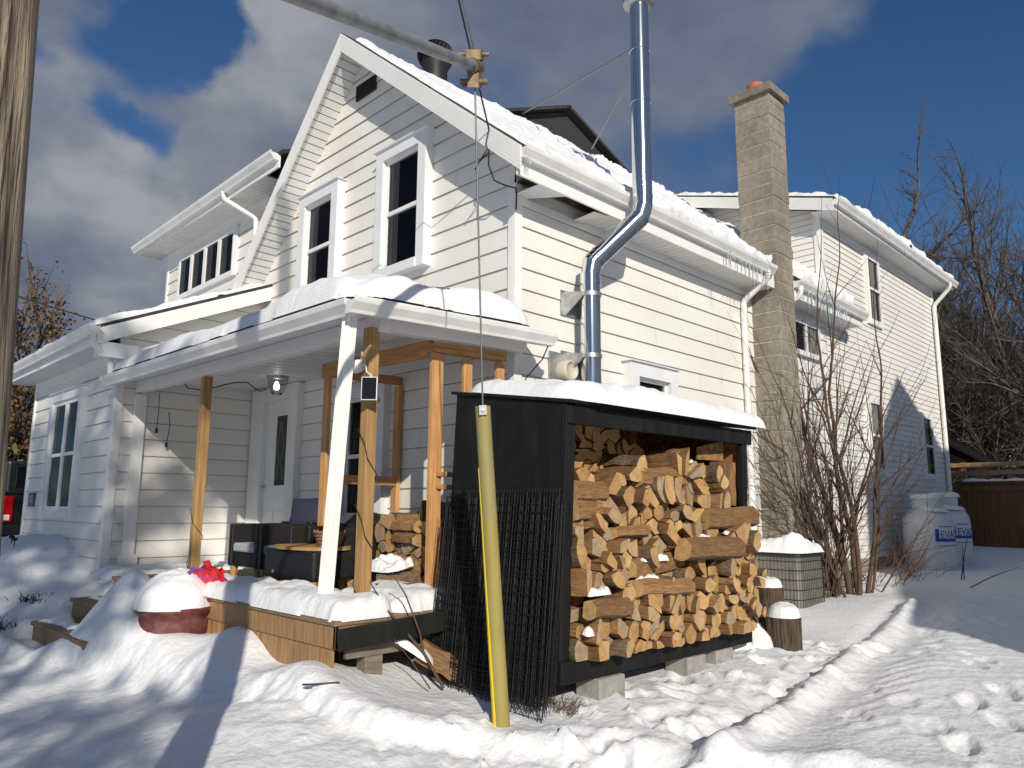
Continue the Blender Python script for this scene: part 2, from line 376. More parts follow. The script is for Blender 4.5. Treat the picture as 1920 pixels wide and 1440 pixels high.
def gutter(mb, p, q, out, mi=0, h=.11, w=.12):
    """K-style eaves trough from p to q (back top edge), out = outward direction"""
    p, q, o = Vector(p), Vector(q), Vector(out).normalized(); Z = Vector((0, 0, 1))
    pr = [(0, 0), (0, -h), (w * .55, -h), (w * .62, -h * .8), (w * .8, -h * .55), (w * .95, -h * .35), (w, -h * .12), (w, .004), (w - .012, .004), (w - .014, -.02), (.012, -.02)]
    return mb.prism([p + o * a + Z * b for a, b in pr], q - p, mi)
def text_obj(name, s, size, mat, mtx, parent, depth=.002):
    cu = bpy.data.curves.new(name, 'FONT'); cu.body = s; cu.size = size; cu.extrude = depth; cu.align_x = 'CENTER'; cu.align_y = 'CENTER'
    cu.materials.append(mat)
    o = bpy.data.objects.new(name, cu); COL.objects.link(o)
    dg = bpy.context.evaluated_depsgraph_get(); dg.update()
    me = bpy.data.meshes.new_from_object(o.evaluated_get(dg)); me.transform(mtx)
    COL.objects.unlink(o); bpy.data.objects.remove(o)
    m = bpy.data.objects.new(name, me)
    if not me.materials: me.materials.append(mat)
    link(m, parent); return m
# ------------------------------------------------------------------ camera, sun, sky
CAM = Vector((-4.781, -4.767, 1.3))
def build_camera():
    yaw, pitch, roll = R(45.09), R(9.296), R(.363)
    f = Vector((math.cos(pitch) * math.cos(yaw), math.cos(pitch) * math.sin(yaw), math.sin(pitch)))
    r = Vector((math.sin(yaw), -math.cos(yaw), 0)); u = r.cross(f)
    r2 = r * math.cos(roll) + u * math.sin(roll); u2 = u * math.cos(roll) - r * math.sin(roll)
    cd = bpy.data.cameras.new('camera'); cd.sensor_width = 36; cd.sensor_fit = 'HORIZONTAL'; cd.lens = 1415 / 1920 * 36
    cd.clip_start = .05; cd.clip_end = 2000
    o = bpy.data.objects.new('camera', cd); COL.objects.link(o)
    m = Matrix((r2, u2, -f)).transposed().to_4x4(); m.translation = CAM; o.matrix_world = m
    SC.camera = o
build_camera()
AZ, EL = R(56.7), R(24.3)     # direction the light travels
LD = Vector((math.cos(AZ) * math.cos(EL), math.sin(AZ) * math.cos(EL), -math.sin(EL)))
sl = bpy.data.lights.new('sun', 'SUN'); sl.energy = 4.2; sl.angle = R(.53); sl.color = (1., .92, .79)
so = bpy.data.objects.new('sun', sl); COL.objects.link(so)
so.rotation_euler = LD.to_track_quat('-Z', 'Y').to_euler(); so.location = (-20, -30, 30)
SC.view_settings.view_transform = 'Standard'; SC.view_settings.look = 'None'; SC.view_settings.exposure = 0
try: SC.view_settings.use_curve_mapping = False
except Exception: pass
def build_world():
    w = bpy.data.worlds.new('World'); SC.world = w; w.use_nodes = True
    nt = w.node_tree; N = nt.nodes; L = nt.links; N.clear()
    out = N.new('ShaderNodeOutputWorld'); bg = N.new('ShaderNodeBackground'); bg.inputs[1].default_value = .09
    L.new(bg.outputs[0], out.inputs[0])
    sky = N.new('ShaderNodeTexSky'); sky.sky_type = 'NISHITA'; sky.sun_disc = False
    sky.sun_elevation = EL; sky.sun_rotation = math.atan2(-math.cos(AZ), -math.sin(AZ)) % (2 * math.pi)
    sky.air_density = 1.; sky.dust_density = .3; sky.ozone_density = 3.5
    # deepen the clear sky a little
    gm = N.new('ShaderNodeMix'); gm.data_type = 'RGBA'; gm.blend_type = 'MULTIPLY'; gm.inputs[0].default_value = 1
    gm.inputs[7].default_value = (.42, .62, .80, 1); L.new(sky.outputs[0], gm.inputs[6])
    tc = N.new('ShaderNodeTexCoord'); sep = N.new('ShaderNodeSeparateXYZ'); L.new(tc.outputs['Generated'], sep.inputs[0])
    # project the direction on a cloud deck
    za = N.new('ShaderNodeMath'); za.operation = 'ADD'; za.inputs[1].default_value = .28; L.new(sep.outputs[2], za.inputs[0])
    zm = N.new('ShaderNodeMath'); zm.operation = 'MAXIMUM'; zm.inputs[1].default_value = .08; L.new(za.outputs[0], zm.inputs[0])
    dx = N.new('ShaderNodeMath'); dx.operation = 'DIVIDE'; dy = N.new('ShaderNodeMath'); dy.operation = 'DIVIDE'
    L.new(sep.outputs[0], dx.inputs[0]); L.new(zm.outputs[0], dx.inputs[1]); L.new(sep.outputs[1], dy.inputs[0]); L.new(zm.outputs[0], dy.inputs[1])
    cb = N.new('ShaderNodeCombineXYZ'); L.new(dx.outputs[0], cb.inputs[0]); L.new(dy.outputs[0], cb.inputs[1])
    n1 = N.new('ShaderNodeTexNoise'); n1.inputs['Scale'].default_value = 2.6; n1.inputs['Detail'].default_value = 9; n1.inputs['Roughness'].default_value = .52
    n1.inputs['Distortion'].default_value = .25
    L.new(cb.outputs[0], n1.inputs[0])
    acc = n1.outputs[0]
    blobs = [((.272, .804, .529), .045, -.40), ((.311, .796, .519), .040, -.40), ((.24, .81, .535), .05, -.30), ((.345, .785, .515), .025, -.2), ((.274, .865, .42), .040, -.30), ((.235, .875, .42), .03, -.25), ((.30, .86, .42), .03, -.2), ((.14, .86, .485), .03, -.22),
             ((.30, .86, .40), .34, .16), ((.394, .754, .525), .07, .12), ((.281, .899, .335), .09, .14),
             ((.857, .186, .481), .10, -.26), ((.852, .299, .429), .08, -.08), ((.80, .27, .535), .10, .15), ((.775, .36, .52), .10, .12), ((.84, .24, .50), .04, .08), ((.91, .15, .38), .25, -.34), ((.80, .36, .47), .05, -.16),
             ((.626, .55, .553), .22, .09), ((.734, .434, .523), .14, .10), ((.56, .62, .50), .05, -.12), ((.30, .93, .2), .2, .16)]
    def blobsum(acc, bl):
        for d, s, a in bl:
            v = Vector(d).normalized()
            dist = N.new('ShaderNodeVectorMath'); dist.operation = 'DISTANCE'; dist.inputs[1].default_value = v; L.new(wv, dist.inputs[0])
            mr = N.new('ShaderNodeMapRange'); mr.interpolation_type = 'SMOOTHSTEP'; mr.inputs[1].default_value = 0; mr.inputs[2].default_value = s * 1.9
            mr.inputs[3].default_value = a; mr.inputs[4].default_value = 0; L.new(dist.outputs[1], mr.inputs[0])
            ad = N.new('ShaderNodeMath'); ad.operation = 'ADD'; L.new(acc, ad.inputs[0]); L.new(mr.outputs[0], ad.inputs[1]); acc = ad.outputs[0]
        return acc
    # warp the directions so that no patch is round
    nw = N.new('ShaderNodeTexNoise'); nw.inputs['Scale'].default_value = 9; nw.inputs['Detail'].default_value = 5; L.new(tc.outputs['Generated'], nw.inputs[0])
    sw = N.new('ShaderNodeVectorMath'); sw.operation = 'MULTIPLY_ADD'; sw.inputs[1].default_value = (.16, .16, .16); L.new(nw.outputs['Color'], sw.inputs[0])
    sb0 = N.new('ShaderNodeVectorMath'); sb0.operation = 'SUBTRACT'; sb0.inputs[1].default_value = (.08, .08, .08); L.new(tc.outputs['Generated'], sb0.inputs[0]); L.new(sb0.outputs[0], sw.inputs[2]); wv = sw.outputs[0]
    acc = blobsum(acc, blobs)
    mask = N.new('ShaderNodeMapRange'); mask.interpolation_type = 'SMOOTHSTEP'; mask.inputs[1].default_value = .34; mask.inputs[2].default_value = .68
    L.new(acc, mask.inputs[0])
    # cloud shade: slate grey bodies, paler lit heads
    n2 = N.new('ShaderNodeTexNoise'); n2.inputs['Scale'].default_value = 3.6; n2.inputs['Detail'].default_value = 9; n2.inputs['Roughness'].default_value = .55; L.new(cb.outputs[0], n2.inputs[0])
    br = blobsum(n2.outputs[0], [((.394, .754, .525), .06, .22), ((.36, .775, .50), .05, .14), ((.281, .899, .335), .07, .26), ((.22, .90, .36), .06, .20), ((.12, .86, .47), .06, .16), ((.20, .84, .49), .05, .16), ((.33, .87, .36), .08, .12), ((.29, .93, .21), .05, .2), ((.45, .69, .56), .1, .08), ((.64, .52, .56), .2, -.05), ((.75, .42, .52), .16, -.05)])
    cr = N.new('ShaderNodeValToRGB'); L.new(br, cr.inputs[0]); e = cr.color_ramp.elements
    e[0].position = .30; e[0].color = (1.25, 1.55, 2.25, 1); e[1].position = .86; e[1].color = (3.7, 3.85, 4.25, 1)
    x = e.new(.48); x.color = (1.75, 2.05, 2.8, 1); x = e.new(.64); x.color = (2.45, 2.7, 3.25, 1)
    mx = N.new('ShaderNodeMix'); mx.data_type = 'RGBA'; L.new(mask.outputs[0], mx.inputs[0]); L.new(gm.outputs[2], mx.inputs[6]); L.new(cr.outputs[0], mx.inputs[7])
    L.new(mx.outputs[2], bg.inputs[0])
build_world()

# ------------------------------------------------------------------ ground
GP = np.array([(-4.8,-4.8,-.05),(-3.7,-.1,-.02),(0,-3.8,.02),(-1.9,-1.9,.02),(-3.2,1.5,.0),(-3.3,3.5,.04),(-3.5,6,.25),(-3.6,10,.45),(-6,4,.05),(-6,12,.4),
    (-2.1,.3,.17),(-1.9,-.75,.18),(-2.3,1.0,.17),(-1.5,-1.2,.08),(-1.4,-2,.03),(-2.12,.9,.30),(-2.15,1.7,.20),(-2.2,2.9,.36),(-2.15,-.35,.28),
    (-2.9,3.5,.06),(-2.5,4.2,.34),(-1.95,4.4,.50),(-1.8,4.9,.40),(-2.3,6,.70),(-1.85,6.6,.92),(-2.7,7.5,.62),(-1.85,8.6,.86),(-3.0,5.2,.22),
    (.5,-1.8,.13),(1.5,-1.72,.16),(2.1,-1.2,.13),(-.7,-1.68,.12),(.0,-2.3,.04),(4,-.7,.19),(5.7,-.7,.21),(7.5,-.6,.28),(9.3,-1,.36),(11,-1,.43),(13.2,-.8,.6),(17,-1,.66),(15,-6,.5),
    (8,-4,.24),(4,-4,.1),(0,-1.2,.13),(-.6,-.8,.12),(3,-2.2,.12),(1.3,-3.3,.1),(5,-1.7,.2),(3,2,.2),(8,4,.4),(0,8,.5)], float)
def tps(P):
    n = len(P); d = np.hypot(P[:, None, 0] - P[None, :, 0], P[:, None, 1] - P[None, :, 1])
    K = np.where(d > 0, d * d * np.log(d + 1e-12), 0) + np.eye(n) * .02
    A = np.zeros((n + 3, n + 3)); A[:n, :n] = K; A[:n, n] = 1; A[:n, n + 1:] = P[:, :2]; A[n, :n] = 1; A[n + 1:, :n] = P[:, :2].T
    return np.linalg.solve(A, np.concatenate([P[:, 2], np.zeros(3)]))
TW = tps(GP)
BANK = [(-4.2, 5.0), (-2.94, 3.5), (-2.86, 2.83), (-2.72, 2.37), (-2.58, 1.8), (-2.5, .96), (-2.40, .39), (-2.30, -.1), (-2.2, -.75), (-2.1, -1.05), (-1.73, -1.50), (-1.4, -1.95), (-1.0, -2.6), (-.4, -3.6)]
BERM = [(-2.2, -2.45), (-1.75, -2.45), (-1.1, -2.56), (-.23, -2.47), (.92, -2.35), (2.55, -2.11), (5.09, -1.61)]
def polyd(x, y, pts):
    """distance to a polyline and side (+ = left of travel)"""
    best = np.full(x.shape, 1e9); side = np.zeros(x.shape); al = np.zeros(x.shape); acc = 0
    for (ax, ay), (bx, by) in zip(pts[:-1], pts[1:]):
        dx, dy = bx - ax, by - ay; l2 = dx * dx + dy * dy
        t = np.clip(((x - ax) * dx + (y - ay) * dy) / l2, 0, 1); d = np.hypot(x - ax - t * dx, y - ay - t * dy)
        c = dx * (y - ay) - dy * (x - ax); m = d < best
        side = np.where(m, np.sign(c), side); al = np.where(m, acc + t * math.sqrt(l2), al); best = np.minimum(best, d); acc += math.sqrt(l2)
    return best, side, al
PRINTS = []
def _prints():
    r = random.Random(4)
    for i in range(46):    # trodden ground in front of the wood shed
        PRINTS.append((r.uniform(-1.5, 2.2), r.uniform(-2.35, -1.62), r.uniform(0, 6.3), r.uniform(.012, .038)))
    for i in range(30):    # and along the path to the back
        t = r.random(); PRINTS.append((.3 + 4.6 * t + r.uniform(-.3, .3), -3.35 + 1.25 * t + r.uniform(-.45, .55), r.uniform(.0, .9), r.uniform(.008, .02)))
    for i in range(5): PRINTS.append((-.35 + i * .42 + r.uniform(-.1, .1), -3.62 + i * .08 + (.12 if i % 2 else -.04), .4 + r.uniform(-.3, .3), r.uniform(.025, .04)))
_prints()
def gh(x, y):
    x = np.asarray(x, float); y = np.asarray(y, float)
    z = np.zeros(x.shape)
    for (px, py, _), w in zip(GP, TW[:-3]):
        d2 = (x - px) ** 2 + (y - py) ** 2; z = z + w * .5 * d2 * np.log(d2 + 1e-9)
    z = z + TW[-3] + TW[-2] * x + TW[-1] * y
    rr = np.hypot(x - 2, y + 0); b = sstep(9, 17, rr); z = np.clip(z, -.2, 1.1) * (1 - b) + .45 * b
    d, s, al = polyd(x, y, BANK)
    dd = d * s + .10 * fbm(al * 3.3, d * 2, 3, 5)
    near = sstep(-6.5, -3.8, x) * 1 + 0
    field = sstep(-.16, .06, dd); inb = sstep(6, 4, y) * near
    z = z + inb * ((field - 1) * .085 + .022 * np.exp(-((dd - .05) / .12) ** 2) + .03 * np.exp(-((dd + .2) / .14) ** 2) * fbm(x * 9, y * 9, 2, 3))
    # plough chatter on the drive, chunky scraps under the bank face
    drive = (1 - field) * inb
    z = z + drive * (.016 * fbm(x * 4 + y * 2, y * 5, 4, 11) + .010 * fbm(x * 16, y * 16, 3, 12))
    face = np.exp(-((dd + .06) / .13) ** 2) * inb
    z = z + face * (.035 * fbm(x * 13, y * 13, 3, 21) + .02 * fbm(al * 16, dd * 3, 2, 23))
    chunk = np.clip(fbm(x * 8.5, y * 8.5, 3, 31) - .22, 0, 1)
    cz = np.exp(-(((x + 1.7) / .9) ** 2 + ((y + 2.0) / .8) ** 2)) + .9 * np.exp(-(((x - .4) / 1.6) ** 2 + ((y + 1.85) / .32) ** 2))
    z = z + .16 * chunk * np.clip(cz, 0, 1)
    # soft drift field
    z = z + (1 - drive) * (.022 * fbm(x * 1.3, y * 1.3, 3, 41) + .005 * fbm(x * 7, y * 7, 3, 42))
    # berm beside the path
    d, s, al = polyd(x, y, BERM)
    w = .09 + .03 * fbm(al * 3, al * 0, 2, 51)
    z = z + (.075 + .035 * fbm(al * 4.5, d * 6, 3, 52)) * np.exp(-(d / w) ** 2) + .015 * fbm(x * 17, y * 17, 3, 54) * np.exp(-(d / .22) ** 2)
    z = z - .03 * np.exp(-((d - .17) / .10) ** 2) * (s > 0)
    # wind ripples on the smooth mound to the right of the berm
    rip = np.exp(-(d / .9) ** 2) * (s < 0)
    z = z + rip * (.07 * sstep(.15, .6, d) + .010 * np.sin((x * .5 + y * 1.0) * 38 + 5 * fbm(x * 2, y * 2, 2, 61)) * sstep(.2, .4, d) * (.5 + fbm(x * 3, y * 3, 2, 62)))
    rough = sstep(.9, 1.6, d) * (s < 0) * sstep(9, 6, x) * sstep(-7, -5, y)
    z = z + rough * (.045 * fbm(x * 1.8, y * 1.8, 3, 71) + .016 * fbm(x * 6, y * 6, 3, 72))
    for fx, fy, a, dp in PRINTS:
        c, sn = math.cos(a), math.sin(a); u = (x - fx) * c + (y - fy) * sn; v = -(x - fx) * sn + (y - fy) * c
        q = np.sqrt((u / .15) ** 2 + (v / .075) ** 2)
        z = z - dp * (1 - sstep(.6, 1.1, q)) + dp * .3 * np.exp(-((q - 1.35) / .25) ** 2)
    # drift thrown over the planter beside the steps
    q = np.hypot((x + 2.44) / .36, (y - 2.20) / .66); z = z + .46 * np.exp(-q ** 2.2) * sstep(-2.80, -2.40, x)
    q = np.hypot((x + 2.42) / .26, (y - 2.05) / .30); z = z + .13 * np.exp(-q ** 2)
    mk = sstep(-3.0, -2.8, x) * sstep(-1.95, -2.05, x) * sstep(2.75, 3.0, y) * sstep(4.0, 3.85, y); z = z * (1 - mk) + np.minimum(z, .03) * mk
    q = np.hypot((x + 2.30) / .22, (y - 1.30) / .24); z = z + .08 * np.exp(-q ** 2)
    q = np.hypot((x + 2.12) / .25, (y - .72) / .40); z = z + .12 * np.exp(-q ** 2)
    q = np.hypot((x + 2.05) / .2, (y + .12) / .3); z = z + .05 * np.exp(-q ** 2)
    # hollows: under the porch corner, around the shrub
    z = z - .05 * np.exp(-(((x + 1.5) / .35) ** 2 + ((y + .65) / .3) ** 2))
    return z
def axis(a, b, s, lo, hi, s2, mid=None, s1=None):
    A = list(np.arange(a, b, s))
    if mid: A += list(np.arange(b, mid, s1))
    x = A[0]; st = s; pre = []
    while x > lo: st *= 1.22; x -= st; pre.append(x)
    x = A[-1]; st = s1 or s; post = []
    while x < hi: st *= 1.22; x += st; post.append(x)
    return np.array(pre[::-1] + A + post)
def build_ground():
    xs = axis(-4.0, 2.6, .024, -160, 220, 0, 9.0, .06); ys = axis(-4.0, 1.6, .024, -160, 220, 0, 6.0, .06)
    x, y = np.meshgrid(xs, ys, indexing='ij'); z = gh(x, y)
    me = grid_mesh('ground', np.stack([x, y, z], -1), len(xs), len(ys), SNOWR)
    o = bpy.data.objects.new('ground', me); link(o)
    struct(o, 'snow covered yard with a ploughed drive, footprints and a low ridge', 'ground')
build_ground()
def g1(x, y): return float(gh(np.array([x]), np.array([y]))[0])

# ------------------------------------------------------------------ house
HOUSE = thing('house', (0, 0, 0), 'white sided house with a steep front gable and snow covered roofs', 'house')
X_, Y_, Z_ = Vector((1, 0, 0)), Vector((0, 1, 0)), Vector((0, 0, 1))
NX, NY = Vector((-1, 0, 0)), Vector((0, -1, 0))
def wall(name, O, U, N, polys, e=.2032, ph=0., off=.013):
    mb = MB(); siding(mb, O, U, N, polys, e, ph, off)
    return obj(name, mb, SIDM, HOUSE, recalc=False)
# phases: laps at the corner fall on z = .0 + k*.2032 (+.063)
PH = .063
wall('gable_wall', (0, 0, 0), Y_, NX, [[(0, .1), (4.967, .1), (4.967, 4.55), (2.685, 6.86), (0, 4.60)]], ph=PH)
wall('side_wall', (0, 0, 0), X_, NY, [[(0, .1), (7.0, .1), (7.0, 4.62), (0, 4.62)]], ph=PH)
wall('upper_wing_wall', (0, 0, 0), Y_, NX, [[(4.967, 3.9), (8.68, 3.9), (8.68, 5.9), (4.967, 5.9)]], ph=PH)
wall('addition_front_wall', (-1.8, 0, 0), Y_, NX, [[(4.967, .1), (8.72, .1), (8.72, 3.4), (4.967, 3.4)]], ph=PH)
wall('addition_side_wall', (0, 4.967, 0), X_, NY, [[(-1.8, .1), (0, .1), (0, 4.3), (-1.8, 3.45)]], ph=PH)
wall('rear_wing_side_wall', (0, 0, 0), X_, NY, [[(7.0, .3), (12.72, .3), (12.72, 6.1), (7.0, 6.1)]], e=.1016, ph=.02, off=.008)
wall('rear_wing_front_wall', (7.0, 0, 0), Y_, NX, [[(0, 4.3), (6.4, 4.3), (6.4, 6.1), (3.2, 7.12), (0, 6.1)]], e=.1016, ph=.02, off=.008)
# plain cores behind the siding so nothing shows through and light stays out
mb = MB()
mb.prism([(.02, .02, 0), (.02, 5.6, 0), (.02, 5.6, 4.1), (.02, 2.685, 6.82), (.02, .02, 4.55)], (7.0, 0, 0))
mb.box((.02, 4.9, 0), (3.2, 8.66, 5.85)); mb.box((-1.78, 4.99, 0), (.0, 8.7, 3.4))
mb.prism([(7.02, .02, 0), (7.02, 6.4, 0), (7.02, 6.4, 6.1), (7.02, 3.2, 7.1), (7.02, .02, 6.05)], (5.68, 0, 0))
mb.box((12.7, .02, 0), (12.725, 6.4, 6.05))
obj('inner_shell', mb, DARKIN, HOUSE)
mb = MB(); mb.box((7.0, -.03, 0), (12.74, .05, .52)); mb.box((-.03, -.03, -.1), (7, .05, .2)); obj('foundation', mb, CONC, HOUSE)
# corner trims
def trim(name, boxes, mat=TRIM, bevel=.004):
    mb = MB()
    for a, b in boxes: mb.box(a, b)
    return obj(name, mb, mat, HOUSE, bevel)
trim('corner_trim', [((-.024, -.024, .1), (.075, .0, 4.33)), ((-.024, 0, .1), (0, .075, 4.33))])
trim('corner_trim', [((-1.824, 4.943, .1), (-1.725, 4.967, 3.35)), ((-1.824, 4.967, .1), (-1.8, 5.045, 3.35))])
trim('corner_trim', [((-1.824, 8.66, .1), (-1.8, 8.74, 3.3)), ((-1.8, 8.72, .1), (-1.72, 8.744, 3.3))])
trim('corner_trim', [((6.98, -.022, 4.5), (7.09, 0, 6.05)), ((6.978, 0, 4.5), (7.0, .09, 6.05))])
trim('corner_trim', [((12.62, -.022, .4), (12.742, 0, 6.02))])
trim('corner_trim', [((-.022, 8.62, 3.9), (0, 8.70, 5.75))])
# pilaster that carries the porch beam against the addition
trim('pilaster', [((-1.60, 4.90, .62), (-1.47, 4.966, 2.64)), ((-1.64, 4.885, .58), (-1.43, 4.966, .72))])

def roof_slab(mb, a, b, c, d, th=.05):
    """quad a-b-c-d (top surface) with thickness downwards"""
    v = [Vector(p) for p in (a, b, c, d)]; n = (v[1] - v[0]).cross(v[3] - v[0]).normalized()
    if n.z < 0: n = -n
    w = [p - n * th for p in v]
    mb.add(v + w, [(0, 1, 2, 3), (7, 6, 5, 4), (0, 4, 5, 1), (1, 5, 6, 2), (2, 6, 7, 3), (3, 7, 4, 0)])
RS, LS = .826, 1.045           # main roof slopes
def zr(y): return 7.02 + (y - 2.685) * RS if y < 2.685 else 7.02 - (y - 2.685) * LS
mb = MB()
roof_slab(mb, (-.34, -.375, zr(-.375)), (7.62, -.375, zr(-.375)), (7.62, 2.685, 7.02), (-.34, 2.685, 7.02))
roof_slab(mb, (-.34, 2.685, 7.02), (7.2, 2.685, 7.02), (7.2, 5.34, zr(5.34)), (-.34, 5.34, zr(5.34)))
obj('main_roof', mb, SHING, HOUSE)
mb = MB(); roof_slab(mb, (-.40, 3.9, 5.90), (-.40, 9.1, 5.90), (2.7, 9.1, 7.0), (2.7, 3.9, 7.0)); obj('wing_roof', mb, SHING, HOUSE)
mb = MB(); roof_slab(mb, (-2.16, 4.74, 3.375), (-2.16, 9.0, 3.375), (.0, 9.0, 4.345), (.0, 4.74, 4.345)); obj('addition_roof', mb, SHING, HOUSE)
mb = MB()
roof_slab(mb, (6.70, -.38, 6.16), (13.02, -.38, 6.16), (13.02, 3.2, 7.25), (6.70, 3.2, 7.25)); roof_slab(mb, (6.70, 3.2, 7.25), (13.02, 3.2, 7.25), (13.02, 6.8, 6.16), (6.70, 6.8, 6.16))
obj('rear_wing_roof', mb, SHING, HOUSE)
# rake fascias with ribs of aluminium cladding
def rake(name, p, q, drop=.235, th=.022, nrm=NX):
    p, q = Vector(p), Vector(q); mb = MB(); d = Z_ * drop
    mb.prism([p, q, q - d, p - d], nrm * th)
    for k in range(1, 6):
        a = d * (k / 6.); mb.prism([p - a, q - a, q - a - Z_ * .004, p - a - Z_ * .004], nrm * (th + .0025))
    return obj(name, mb, TRIM, HOUSE)
rake('rake_fascia', (-.325, -.40, zr(-.40) - .012), (-.325, 2.685, 7.008))
rake('rake_fascia', (-.325, 2.685, 7.008), (-.325, 5.34, zr(5.34) - .012), drop=.27)
rake('rake_fascia', (6.715, -.36, 6.13), (6.715, 3.2, 7.22), drop=.2)
rake('rake_fascia', (6.715, 3.2, 7.22), (6.715, 6.7, 6.15), drop=.2)
rake('rake_fascia', (-2.14, 4.76, 3.34), (.0, 4.76, 4.30), drop=.19, nrm=NY)
trim('eave_return', [((-2.10, 4.765, 3.02), (-1.66, 4.94, 3.2))], TRIM)
# sloping soffits under the rakes: ribbed panels
def rake_soffit(p, q, wd=.33):
    p, q = Vector(p), Vector(q); d = (q - p); L = d.length; d.normalize(); n = int(L / .1); mb = MB()
    up = X_.cross(d).normalized()
    if up.z < 0: up = -up
    for i in range(n):
        a = p + d * (L * i / n); b = p + d * (L * (i + .9) / n); c = p + d * (L * (i + 1) / n)
        mb.add([a, b, b + X_ * wd, a + X_ * wd], [(0, 1, 2, 3)]); mb.add([b, b + X_ * wd, b + X_ * wd + up * .012, b + up * .012], [(0, 1, 2, 3)])
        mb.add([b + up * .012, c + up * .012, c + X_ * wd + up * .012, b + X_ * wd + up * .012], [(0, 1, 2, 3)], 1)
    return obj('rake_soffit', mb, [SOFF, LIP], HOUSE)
rake_soffit((-.325, 2.685, 6.80), (-.325, -.34, zr(-.34) - .225)); rake_soffit((-.325, 2.685, 6.80), (-.325, 5.3, zr(5.3) - .24))
# flat eave soffits: ribs every 10 cm across the run
def flat_soffit(x0, x1, y0, y1, z, along):
    mb = MB(); t0, t1 = (x0, x1) if along == 'x' else (y0, y1); n = int((t1 - t0) / .1)
    for i in range(n):
        a = t0 + (t1 - t0) * i / n; b = t0 + (t1 - t0) * (i + .88) / n
        if along == 'x': mb.box((a, y0, z), (b, y1, z + .012))
        else: mb.box((x0, a, z), (x1, b, z + .012))
    mb.box((x0, y0, z + .008), (x1, y1, z + .02))
    return obj('eave_soffit', mb, SOFF, HOUSE)
flat_soffit(1.05, 7.6, -.33, .0, 4.215, 'x'); flat_soffit(6.72, 13.0, -.33, .0, 5.98, 'x')
flat_soffit(-.36, .0, 4.4, 9.08, 5.70, 'y'); flat_soffit(-2.12, -1.8, 4.78, 8.98, 3.16, 'y')
# the soffit panel that has dropped open near the front corner
mb = MB(); mb.prism([(-.02, -.33, 4.212), (-.02, -.0, 4.212), (.12, -.0, 4.212), (.36, -.33, 4.212)], (0, 0, .008)); obj('corner_soffit', mb, TRIM2, HOUSE)
mb = MB()
mb.add([(.78, -.05, 4.17), (1.06, -.02, 4.213), (1.06, -.32, 4.213), (.80, -.30, 4.20)], [(0, 1, 2, 3)]); obj('loose_soffit', mb, SOFF, HOUSE)
mb = MB(); mb.box((.02, -.32, 4.34), (1.1, .0, 4.36)); obj('eave_cavity', mb, pm('cavity_shade', (.05, .04, .03), .9, var=.3), HOUSE)  # board coloured dark to stand for the shade inside the open eave
# eave fascias
trim('fascia', [((-.33, -.352, 4.205), (4.55, -.33, 4.46))]); trim('fascia', [((5.05, -.352, 4.205), (7.62, -.33, 4.44))]); trim('fascia', [((6.70, -.352, 5.97), (13.02, -.33, 6.14))])
trim('fascia', [((-.385, 4.0, 5.69), (-.362, 9.1, 5.88))]); trim('fascia', [((-2.145, 4.76, 3.15), (-2.122, 9.0, 3.36))])
trim('fascia', [((-.36, 9.08, 5.69), (0, 9.1, 5.86)), ((-2.12, 8.98, 3.15), (-1.8, 9., 3.34))])
# frieze boards under the soffits
trim('frieze', [((.0, -.02, 4.13), (7.0, .0, 4.215))]); trim('frieze', [((7.0, -.018, 5.90), (12.72, 0, 5.98))])
trim('frieze', [((-1.82, 4.97, 3.03), (-1.8, 8.7, 3.16))]); trim('frieze', [((-.02, 5, 5.52), (0, 8.66, 5.70))], SIDING)
# gutters
def gut(p, q, out, cap=True):
    mb = MB(); gutter(mb, p, q, out)
    return obj('gutter', mb, GUT, HOUSE)
gut((-.33, -.353, 4.455), (4.42, -.353, 4.455), NY); gut((5.12, -.353, 4.445), (7.62, -.353, 4.425), NY)
gut((6.72, -.353, 6.14), (13.0, -.353, 6.11), NY); gut((-.386, 4.02, 5.90), (-.386, 9.15, 5.83), NX); gut((-2.146, 4.62, 3.36), (-2.146, 9.02, 3.34), NX)
# downspouts: fluted pipes with elbows
def spout(pts, w=.036, name='downspout', mat=TRIM, parent=None):
    mb = MB(); P = [Vector(p) for p in pts]; Q = [P[0]]
    for a, b, c in zip(P[:-2], P[1:-1], P[2:]):
        for t in (0, .33, .66, 1): 
            m0 = b + (a - b).normalized() * .06; m1 = b + (c - b).normalized() * .06
            Q.append(m0.lerp(b, t).lerp(b.lerp(m1, t), t))
    Q.append(P[-1]); mb.tube(Q, w, 10)
    for k in range(5):      # corrugated elbow ridges
        if len(P) > 2:
            c = P[1]; 
            for q in Q[1:5]: mb.tube([q + Vector((0, 0, .004)), q - Vector((0, 0, .004))], w * 1.08, 10)
    return obj(name, mb, mat, parent or HOUSE)
spout([(4.25, -.41, 4.36), (4.25, -.41, 4.27), (4.24, -.06, 4.02), (4.24, -.06, .3)], .042)
spout([(5.22, -.41, 4.36), (5.22, -.41, 4.24), (5.12, -.10, 4.05), (5.12, -.06, .3)], .04)
spout([(12.55, -.41, 6.02), (12.55, -.41, 5.93), (12.58, -.07, 5.60), (12.58, -.07, .5)], .042)
spout([(-.44, 5.55, 5.80), (-.44, 5.55, 5.70), (-.06, 5.25, 5.42), (-.05, 5.25, 4.5)], .036)
spout([(-2.20, 4.70, 3.27), (-2.20, 4.70, 3.16), (-1.92, 4.90, 2.98), (-1.90, 4.92, 2.84)], .04)
